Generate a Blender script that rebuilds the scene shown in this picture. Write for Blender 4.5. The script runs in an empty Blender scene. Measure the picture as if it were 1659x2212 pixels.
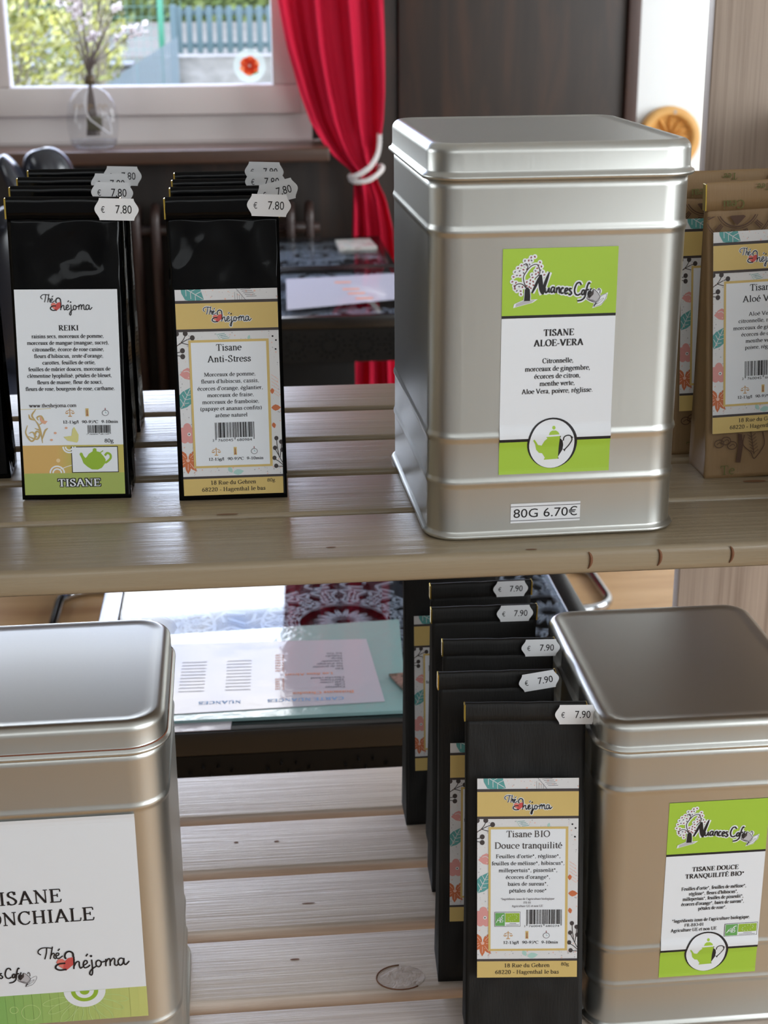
import bpy, bmesh, math, random
from mathutils import Vector, Matrix, noise
random.seed(7)
S = bpy.context.scene
COL = S.collection
PI = math.pi

# ------------------------------------------------------------------ camera, world, lights, exposure
def make_camera():
    pos = Vector((-0.0559, -0.9157, 0.3538)); yaw, pitch, roll, f = 0.0927, 0.3367, 0.0068, 3232.4
    cy, sy, cp, sp = math.cos(yaw), math.sin(yaw), math.cos(pitch), math.sin(pitch)
    fw = Vector((sy*cp, cy*cp, -sp)); r = Vector((cy, -sy, 0)); d = fw.cross(r)
    c, s = math.cos(roll), math.sin(roll)
    R = c*r + s*d; D = -s*r + c*d
    cam = bpy.data.cameras.new('camera'); o = bpy.data.objects.new('camera', cam); COL.objects.link(o)
    m = Matrix((R, -D, -fw)).transposed().to_4x4(); m.translation = pos; o.matrix_world = m
    cam.sensor_fit = 'VERTICAL'; cam.sensor_height = 36.0; cam.lens = 36.0*f/2212.0
    cam.clip_start = 0.02; cam.clip_end = 200
    cam.dof.use_dof = True; cam.dof.focus_distance = 1.06; cam.dof.aperture_fstop = 15.0
    S.camera = o
make_camera()
S.view_settings.view_transform = 'Standard'; S.view_settings.look = 'None'
S.view_settings.gamma = 1.0; S.view_settings.use_curve_mapping = False
S.view_settings.exposure = 0.14

def make_world():
    w = bpy.data.worlds.new('sky'); S.world = w; w.use_nodes = True
    nt = w.node_tree; N = nt.nodes; L = nt.links; N.clear()
    out = N.new('ShaderNodeOutputWorld'); bg = N.new('ShaderNodeBackground')
    tc = N.new('ShaderNodeTexCoord'); mp = N.new('ShaderNodeMapping'); mp.inputs['Scale'].default_value = (2.2, 2.2, 4.0)
    nz = N.new('ShaderNodeTexNoise'); nz.inputs['Scale'].default_value = 2.3; nz.inputs['Detail'].default_value = 7; nz.inputs['Roughness'].default_value = .6
    cr = N.new('ShaderNodeValToRGB'); cr.color_ramp.elements[0].position = .46; cr.color_ramp.elements[1].position = .64
    cr.color_ramp.elements[0].color = (.34, .47, .86, 1); cr.color_ramp.elements[1].color = (1, 1, 1, 1)
    L.new(tc.outputs['Generated'], mp.inputs[0]); L.new(mp.outputs[0], nz.inputs['Vector']); L.new(nz.outputs['Fac'], cr.inputs[0])
    L.new(cr.outputs[0], bg.inputs['Color']); bg.inputs['Strength'].default_value = 3.6
    # an overcast sky is brighter towards the zenith: 1 + 2 sin(elevation)
    sx = N.new('ShaderNodeSeparateXYZ'); mx = N.new('ShaderNodeMath'); mx.operation = 'MAXIMUM'; mx.inputs[1].default_value = 0
    ma = N.new('ShaderNodeMath'); ma.operation = 'MULTIPLY_ADD'; ma.inputs[1].default_value = 2*SKY; ma.inputs[2].default_value = SKY
    L.new(tc.outputs['Generated'], sx.inputs[0]); L.new(sx.outputs[2], mx.inputs[0]); L.new(mx.outputs[0], ma.inputs[0]); L.new(ma.outputs[0], bg.inputs['Strength'])
    L.new(bg.outputs[0], out.inputs[0])
SKY = 4.6
make_world()

def area(name, loc, target, sx, sy, power, color=(1, 1, 1)):
    l = bpy.data.lights.new(name, 'AREA'); l.shape = 'RECTANGLE'; l.size = sx; l.size_y = sy; l.energy = power; l.color = color
    o = bpy.data.objects.new(name, l); COL.objects.link(o); o.location = loc
    o.rotation_euler = (Vector(target) - Vector(loc)).to_track_quat('-Z', 'Y').to_euler()
    return o
# right and front windows give daylight; rear, far-right and left lamps are added fill
area('daylight_right_window', (3.10, -1.3, 0.40), (0, -0.2, -0.05), 2.6, 1.6, 62, (.91, .965, 1))
area('added_fill_rear_right', (1.75, -2.3, .70), (0.1, 0.1, -0.05), 1.5, 1.1, 38, (.91, .965, 1))  # added lamp, no window there; lights labels the big tin would shade
area('added_fill_far_right', (3.2, 2.7, 0.40), (1.0, 3.4, 0.0), 1.6, 1.4, 70, (.90, .96, 1))  # added to brighten the white wall and curtain
area('added_fill_left', (-3.0, 1.6, 0.40), (0, .2, -.1), 1.8, 1.4, 36, (.90, .96, 1))  # added to lift the lower slats and the tin's left side
area('added_fill_rear', (-0.3, -2.3, 1.15), (0.0, 0.2, -0.05), 2.4, .7, 9, (.91, .965, 1))  # unseen lamp added as frontal fill for the labels
area('daylight_front_window', (-.85, 4.12, .68), (-.5, 0, -.2), 1.8, .58, 24, (.90, .96, 1))
po = area('window_portal', (-.86, 4.34, .75), (-.86, 0, .75), 2.06, 1.74, 1)
po.data.cycles.is_portal = True

# ------------------------------------------------------------------ materials
def lin(c):
    c = c/255.0
    return c/12.92 if c <= .04045 else ((c+.055)/1.055)**2.4
def rgb(t): return (lin(t[0]), lin(t[1]), lin(t[2]), 1)
MATS = {}
def mat(name, color, rough=.5, metal=0.0, spec=.5, **kw):
    if name in MATS: return MATS[name]
    m = bpy.data.materials.new(name); m.use_nodes = True
    b = m.node_tree.nodes['Principled BSDF']
    b.inputs['Base Color'].default_value = rgb(color); b.inputs['Roughness'].default_value = rough
    b.inputs['Metallic'].default_value = metal; b.inputs['Specular IOR Level'].default_value = spec
    for k, v in kw.items(): b.inputs[k.replace('_', ' ')].default_value = v
    MATS[name] = m
    return m
def nodes(m): return m.node_tree.nodes, m.node_tree.links, m.node_tree.nodes['Principled BSDF']
def ramp(N, stops):
    r = N.new('ShaderNodeValToRGB'); e = r.color_ramp.elements
    while len(e) < len(stops): e.new(.5)
    for i, (p, c) in enumerate(stops): e[i].position = p; e[i].color = rgb(c)
    return r
def wood(name, cols, scale, rough, bump=.15, detail=6, spec=.5, distort=.4, rot=(0, 0, 0), rand=True, fine=0):
    m = mat(name, cols[0], rough, spec=spec); N, L, B = nodes(m)
    tc = N.new('ShaderNodeTexCoord'); mp = N.new('ShaderNodeMapping'); mp.inputs['Scale'].default_value = scale; mp.inputs['Rotation'].default_value = rot
    L.new(tc.outputs['Object'], mp.inputs[0])
    src = mp.outputs[0]
    if rand:
        oi = N.new('ShaderNodeObjectInfo'); ad = N.new('ShaderNodeVectorMath'); ad.operation = 'MULTIPLY_ADD'
        ad.inputs[1].default_value = (1, 1, 1)
        mu = N.new('ShaderNodeVectorMath'); mu.operation = 'SCALE'; mu.inputs[0].default_value = (37, 53, 71)
        L.new(oi.outputs['Random'], mu.inputs['Scale']); L.new(src, ad.inputs[0]); L.new(mu.outputs[0], ad.inputs[2]); src = ad.outputs[0]
    nz = N.new('ShaderNodeTexNoise'); nz.inputs['Scale'].default_value = 1; nz.inputs['Detail'].default_value = detail
    nz.inputs['Roughness'].default_value = .62; nz.inputs['Distortion'].default_value = distort
    L.new(src, nz.inputs['Vector'])
    n = len(cols)
    r = ramp(N, [(.28+.44*i/(n-1), c) for i, c in enumerate(cols)])
    L.new(nz.outputs['Fac'], r.inputs[0]); L.new(r.outputs[0], B.inputs['Base Color'])
    bp = N.new('ShaderNodeBump'); bp.inputs['Strength'].default_value = bump; bp.inputs['Distance'].default_value = .004
    L.new(nz.outputs['Fac'], bp.inputs['Height']); L.new(bp.outputs[0], B.inputs['Normal'])
    return m
M_slat = wood('painted_pine', [(142, 126, 102), (149, 133, 109), (157, 142, 118)], (4, 150, 60), .31, .22, spec=.55, distort=.6)
M_slat_low = wood('pine_window_sheen', [(186, 168, 154), (206, 190, 177), (218, 205, 194)], (4.5, 240, 110), .34, .22, spec=.55, distort=.9)  # same pine as above, colour lightened for window sheen on the lower slats
M_knot = wood('pine_knot', [(150, 132, 118), (184, 166, 152), (204, 188, 176)], (90, 90, 60), .35, .3)
M_notch = mat('notch_brown', (120, 78, 52), .7)
M_panel = wood('oak_laminate', [(138, 118, 104), (172, 152, 136), (190, 170, 154)], (110, 110, 2.2), .45, .08, distort=.25)
M_darkwood = wood('dark_stained_wood', [(37, 29, 26), (47, 38, 33), (70, 49, 38)], (9, 9, 1.3), .48, .05, distort=.8)
M_sillwood = wood('sill_wood', [(62, 42, 32), (84, 58, 44)], (1.5, 20, 20), .35, .05)
M_floor = wood('plank_floor', [(172, 130, 90), (196, 156, 112), (210, 172, 128)], (1.6, 14, 14), .38, .05, rot=(0, 0, -.5), rand=False)
M_orn = wood('carved_limewood', [(212, 158, 88), (226, 176, 106)], (14, 14, 40), .5, .1)
M_white = mat('plaster_white', (240, 244, 246), .8)
M_cream = mat('plaster_cream', (192, 195, 196), .85)
M_pvc = mat('pvc_frame', (214, 206, 204), .45)
M_tin = mat('brushed_tin', (206, 206, 201), .30, 1.0)
def tin_nodes():
    N, L, B = nodes(M_tin)
    tc = N.new('ShaderNodeTexCoord'); mp = N.new('ShaderNodeMapping'); mp.inputs['Scale'].default_value = (700, 700, 18)
    nz = N.new('ShaderNodeTexNoise'); nz.inputs['Scale'].default_value = 1; nz.inputs['Detail'].default_value = 3
    L.new(tc.outputs['Object'], mp.inputs[0]); L.new(mp.outputs[0], nz.inputs['Vector'])
    mr = N.new('ShaderNodeMapRange'); mr.inputs['To Min'].default_value = .32; mr.inputs['To Max'].default_value = .42
    L.new(nz.outputs['Fac'], mr.inputs[0]); L.new(mr.outputs[0], B.inputs['Roughness'])
tin_nodes()
M_rust = mat('rust_line', (120, 70, 48), .8)
M_foil = mat('black_foil', (5, 5, 6), .12, spec=.16)
M_paperblk = mat('black_kraft_paper', (24, 23, 22), .62, spec=.35)
def paper_nodes(m, sc, st):
    N, L, B = nodes(m)
    tc = N.new('ShaderNodeTexCoord'); mp = N.new('ShaderNodeMapping'); mp.inputs['Scale'].default_value = sc
    nz = N.new('ShaderNodeTexNoise'); nz.inputs['Scale'].default_value = 1; nz.inputs['Detail'].default_value = 4
    L.new(tc.outputs['Object'], mp.inputs[0]); L.new(mp.outputs[0], nz.inputs['Vector'])
    bp = N.new('ShaderNodeBump'); bp.inputs['Strength'].default_value = st; bp.inputs['Distance'].default_value = .001
    L.new(nz.outputs['Fac'], bp.inputs['Height']); L.new(bp.outputs[0], B.inputs['Normal'])
paper_nodes(M_paperblk, (900, 900, 60), .25)
M_kraft = mat('brown_kraft_paper', (140, 112, 78), .55, spec=.4)
paper_nodes(M_kraft, (700, 700, 40), .2)
M_gold = mat('gold_tin_tie', (214, 186, 92), .28, 1.0)
M_tag = mat('tag_paper', (232, 232, 234), .6)
M_black = mat('print_black', (26, 22, 26), .55)
M_char = mat('print_charcoal', (66, 58, 58), .55)
M_labelw = mat('label_paper', (232, 235, 240), .5)
M_floral = mat('label_pale_grey', (222, 221, 222), .5)
M_yellow = mat('label_mustard', (212, 184, 114), .5)
M_lime = mat('label_lime', (165, 200, 62), .5)
M_teal = mat('print_teal', (92, 160, 158), .55)
M_pink = mat('print_pink', (218, 152, 148), .55)
M_orange = mat('print_orange', (202, 112, 70), .55)
M_peach = mat('print_peach', (232, 190, 176), .55)
M_mint = mat('print_mint', (172, 208, 200), .55)
M_red = mat('print_red', (206, 84, 80), .55)
M_redl = mat('print_soft_red', (226, 124, 112), .55)
M_grey = mat('print_grey', (128, 124, 128), .55)
M_lgrey = mat('print_light_grey', (186, 184, 188), .55)
M_ochre = mat('print_ochre', (200, 150, 84), .55)
M_bean = mat('print_bean', (150, 84, 86), .55)
M_green = mat('print_green', (104, 168, 92), .55)
M_green2 = mat('print_eco_green', (150, 184, 56), .55)
M_kdark = mat('kraft_print_brown', (78, 50, 32), .6)
M_kgreen = mat('kraft_print_green', (92, 92, 38), .6)
M_blue = mat('print_blue', (96, 148, 204), .55)
M_sage = mat('label_sage', (166, 180, 96), .5)
M_blk = mat('black_lacquer', (12, 12, 13), .22, spec=.6)
M_blkm = mat('black_carved', (15, 15, 15), .5, spec=.2)
M_lattice = mat('lattice_grey', (222, 224, 232), .4)
M_chrome = mat('chrome', (200, 202, 206), .12, 1.0)
M_leather = mat('black_leather', (44, 46, 54), .22, spec=.8)
M_seat = mat('grey_blue_upholstery', (56, 60, 72), .6)
M_rad = mat('brown_radiator', (62, 46, 42), .35)
M_rope = mat('white_rope', (228, 222, 222), .8)
M_petal = mat('lilac_petal', (226, 218, 216), .8, Subsurface_Weight=0.0)
M_twig = mat('grey_twig', (112, 100, 96), .8)
M_frost = mat('frosted_disc', (226, 232, 224), .6)
M_poppy = mat('poppy_orange', (222, 92, 48), .6)
M_poppy2 = mat('poppy_light', (236, 132, 84), .6)
M_leafg = mat('leaf_green', (120, 180, 110), .6)

def glass_mat(name, tint=(255, 255, 255), rough=0.0, ior=1.45, thin=True, gl=1.0):
    if name in MATS: return MATS[name]
    m = bpy.data.materials.new(name); m.use_nodes = True; N, L = m.node_tree.nodes, m.node_tree.links; N.clear()
    o = N.new('ShaderNodeOutputMaterial')
    if thin:
        t = N.new('ShaderNodeBsdfTransparent'); t.inputs[0].default_value = rgb(tint)
        g = N.new('ShaderNodeBsdfGlossy'); g.inputs['Roughness'].default_value = rough
        fr = N.new('ShaderNodeFresnel'); ge = N.new('ShaderNodeNewGeometry'); mr = N.new('ShaderNodeMapRange'); mr.inputs['To Min'].default_value = ior; mr.inputs['To Max'].default_value = 1/ior
        L.new(ge.outputs['Backfacing'], mr.inputs[0]); L.new(mr.outputs[0], fr.inputs[0])
        mx = N.new('ShaderNodeMixShader')
        L.new(fr.outputs[0], mx.inputs[0]); L.new(t.outputs[0], mx.inputs[1]); L.new(g.outputs[0], mx.inputs[2]); L.new(mx.outputs[0], o.inputs[0])
    else:
        g = N.new('ShaderNodeBsdfGlass'); g.inputs['Roughness'].default_value = rough; g.inputs['IOR'].default_value = ior; g.inputs[0].default_value = rgb(tint)
        L.new(g.outputs[0], o.inputs[0])
    MATS[name] = m
    return m
M_pane = glass_mat('window_glass')
M_glasstop = glass_mat('table_glass', (228, 232, 236), 0.01, 1.22)
M_bottle = glass_mat('bottle_glass', (250, 251, 252), 0.0, 1.42)
M_plate = mat('aqua_glass_plate', (150, 186, 186), .10, spec=.5, Coat_Weight=.5, Coat_IOR=1.4, Coat_Roughness=.05)
M_lam = mat('laminated_menu', (196, 192, 204), .05, spec=.26)
def ripple(m, scale, st, dist=.002):
    N, L, B = nodes(m)
    tc = N.new('ShaderNodeTexCoord'); nz = N.new('ShaderNodeTexNoise'); nz.inputs['Scale'].default_value = scale; nz.inputs['Detail'].default_value = 3
    L.new(tc.outputs['Object'], nz.inputs['Vector'])
    bp = N.new('ShaderNodeBump'); bp.inputs['Strength'].default_value = st; bp.inputs['Distance'].default_value = dist
    L.new(nz.outputs['Fac'], bp.inputs['Height']); L.new(bp.outputs[0], B.inputs['Normal'])
ripple(M_plate, 60, .25); ripple(M_lam, 30, .10)

# ------------------------------------------------------------------ helpers
def tag(o, label=None, cat=None, group=None, kind=None):
    if label: o['label'] = label
    if cat: o['category'] = cat
    if group: o['group'] = group
    if kind: o['kind'] = kind
    return o
def empty(name, loc=(0, 0, 0), rz=0, label=None, cat=None, group=None):
    o = bpy.data.objects.new(name, None); COL.objects.link(o); o.location = loc; o.rotation_euler = (0, 0, rz); o.empty_display_size = .02
    return tag(o, label, cat, group)
class MB:
    """collects geometry for ONE mesh object"""
    def __init__(s): s.v = []; s.f = []; s.m = []; s.mats = []; s.sm = []
    def mi(s, m):
        if m not in s.mats: s.mats.append(m)
        return s.mats.index(m)
    def add(s, vs, fs, m, smooth=False):
        b = len(s.v); k = s.mi(m); s.v += [tuple(p) for p in vs]
        for f in fs: s.f.append(tuple(b+i for i in f)); s.m.append(k); s.sm.append(smooth)
    def box(s, a, b, m):
        x0, y0, z0 = a; x1, y1, z1 = b
        s.add([(x0, y0, z0), (x1, y0, z0), (x1, y1, z0), (x0, y1, z0), (x0, y0, z1), (x1, y0, z1), (x1, y1, z1), (x0, y1, z1)],
              [(3, 2, 1, 0), (4, 5, 6, 7), (0, 1, 5, 4), (1, 2, 6, 5), (2, 3, 7, 6), (3, 0, 4, 7)], m)
    def bbox(s, a, b, m, r=.003, seg=2):
        bm = bmesh.new(); bmesh.ops.create_cube(bm, size=1)
        for v in bm.verts: v.co = Vector([(a[i]+b[i])/2 + v.co[i]*(b[i]-a[i]) for i in range(3)])
        bmesh.ops.bevel(bm, geom=bm.edges[:], offset=r, segments=seg, affect='EDGES', profile=.6)
        bm.verts.index_update(); s.add([v.co for v in bm.verts], [[v.index for v in f.verts] for f in bm.faces], m, seg > 1); bm.free()
    def tube(s, pts, r, m, n=10, closed=False, cap=True):
        pts = [Vector(p) for p in pts]; N = len(pts); vs = []; up = Vector((.13, .29, .95))
        prev = None
        for i, p in enumerate(pts):
            t = (pts[(i+1) % N] - pts[i-1]) if closed else (pts[min(i+1, N-1)] - pts[max(i-1, 0)])
            t.normalize()
            if prev is None:
                a = t.cross(up)
                if a.length < .1: a = t.cross(Vector((1, 0, 0)))
            else: a = prev - t*prev.dot(t)
            a.normalize(); prev = a; b = t.cross(a); rr = r[i] if isinstance(r, (list, tuple)) else r
            for k in range(n): vs.append(p + (a*math.cos(2*PI*k/n) + b*math.sin(2*PI*k/n))*rr)
        fs = []
        for i in range(N if closed else N-1):
            j = (i+1) % N
            for k in range(n): fs.append((i*n+k, i*n+(k+1) % n, j*n+(k+1) % n, j*n+k))
        if cap and not closed: fs += [tuple(range(n-1, -1, -1)), tuple((N-1)*n+k for k in range(n))]
        s.add(vs, fs, m, True)
    def lathe(s, prof, m, n=32, sx=1, sy=1, c=(0, 0, 0)):
        vs = []
        for (r, z) in prof:
            for k in range(n): vs.append((c[0]+r*sx*math.cos(2*PI*k/n), c[1]+r*sy*math.sin(2*PI*k/n), c[2]+z))
        fs = [(i*n+k, i*n+(k+1) % n, (i+1)*n+(k+1) % n, (i+1)*n+k) for i in range(len(prof)-1) for k in range(n)]
        s.add(vs, fs, m, True)
    def loops(s, rings, m, cap0=False, cap1=False, smooth=True):
        n = len(rings[0]); vs = [p for r in rings for p in r]
        fs = [(i*n+k, i*n+(k+1) % n, (i+1)*n+(k+1) % n, (i+1)*n+k) for i in range(len(rings)-1) for k in range(n)]
        if cap0: fs.append(tuple(range(n-1, -1, -1)))
        if cap1: fs.append(tuple((len(rings)-1)*n+k for k in range(n)))
        s.add(vs, fs, m, smooth)
    def grid(s, P, m, smooth=True):
        h, w = len(P), len(P[0])
        s.add([p for r in P for p in r], [(i*w+j, i*w+j+1, (i+1)*w+j+1, (i+1)*w+j) for i in range(h-1) for j in range(w-1)], m, smooth)
    def build(s, name, parent=None, loc=(0, 0, 0), rot=(0, 0, 0), **kw):
        me = bpy.data.meshes.new(name); me.from_pydata(s.v, [], s.f)
        for m in s.mats: me.materials.append(m)
        me.polygons.foreach_set('material_index', s.m); me.polygons.foreach_set('use_smooth', s.sm); me.update()
        o = bpy.data.objects.new(name, me); COL.objects.link(o); o.location = loc; o.rotation_euler = rot
        if parent: o.parent = parent
        return tag(o, **kw)
def copy_tree(o, parent=None):
    c = o.copy(); COL.objects.link(c)
    if parent: c.parent = parent; c.matrix_parent_inverse = o.matrix_parent_inverse
    for ch in list(o.children): copy_tree(ch, c)
    return c
def catmull(P, n=6, closed=False):
    P = [Vector((*p, 0)) if len(p) == 2 else Vector(p) for p in P]
    if len(P) < 3: return P
    out = []; N = len(P); R = range(N) if closed else range(N-1)
    for i in R:
        p1, p2 = P[i], P[(i+1) % N]
        p0 = P[i-1] if (i > 0 or closed) else p1*2-p2
        p3 = P[(i+2) % N] if (i+2 < N or closed) else p2*2-p1
        for k in range(n):
            t = k/n
            out.append(.5*((2*p1) + (p2-p0)*t + (2*p0-5*p1+4*p2-p3)*t*t + (3*p1-p0-3*p2+p3)*t**3))
    if not closed: out.append(P[-1])
    return out

# ------------------------------------------------------------------ serif lettering (own stroke alphabet)
def _a(cx, cy, rx, ry, a0, a1): 
    n = max(6, int(abs(a1-a0)/22))
    return [(cx+rx*math.cos(math.radians(a0+(a1-a0)*k/n)), cy+ry*math.sin(math.radians(a0+(a1-a0)*k/n))) for k in range(n+1)]
def _l(*q): return [(q[i], q[i+1]) for i in range(0, len(q), 2)]
def _c(*q): return [tuple(p[:2]) for p in catmull(_l(*q), 5)]
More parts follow.
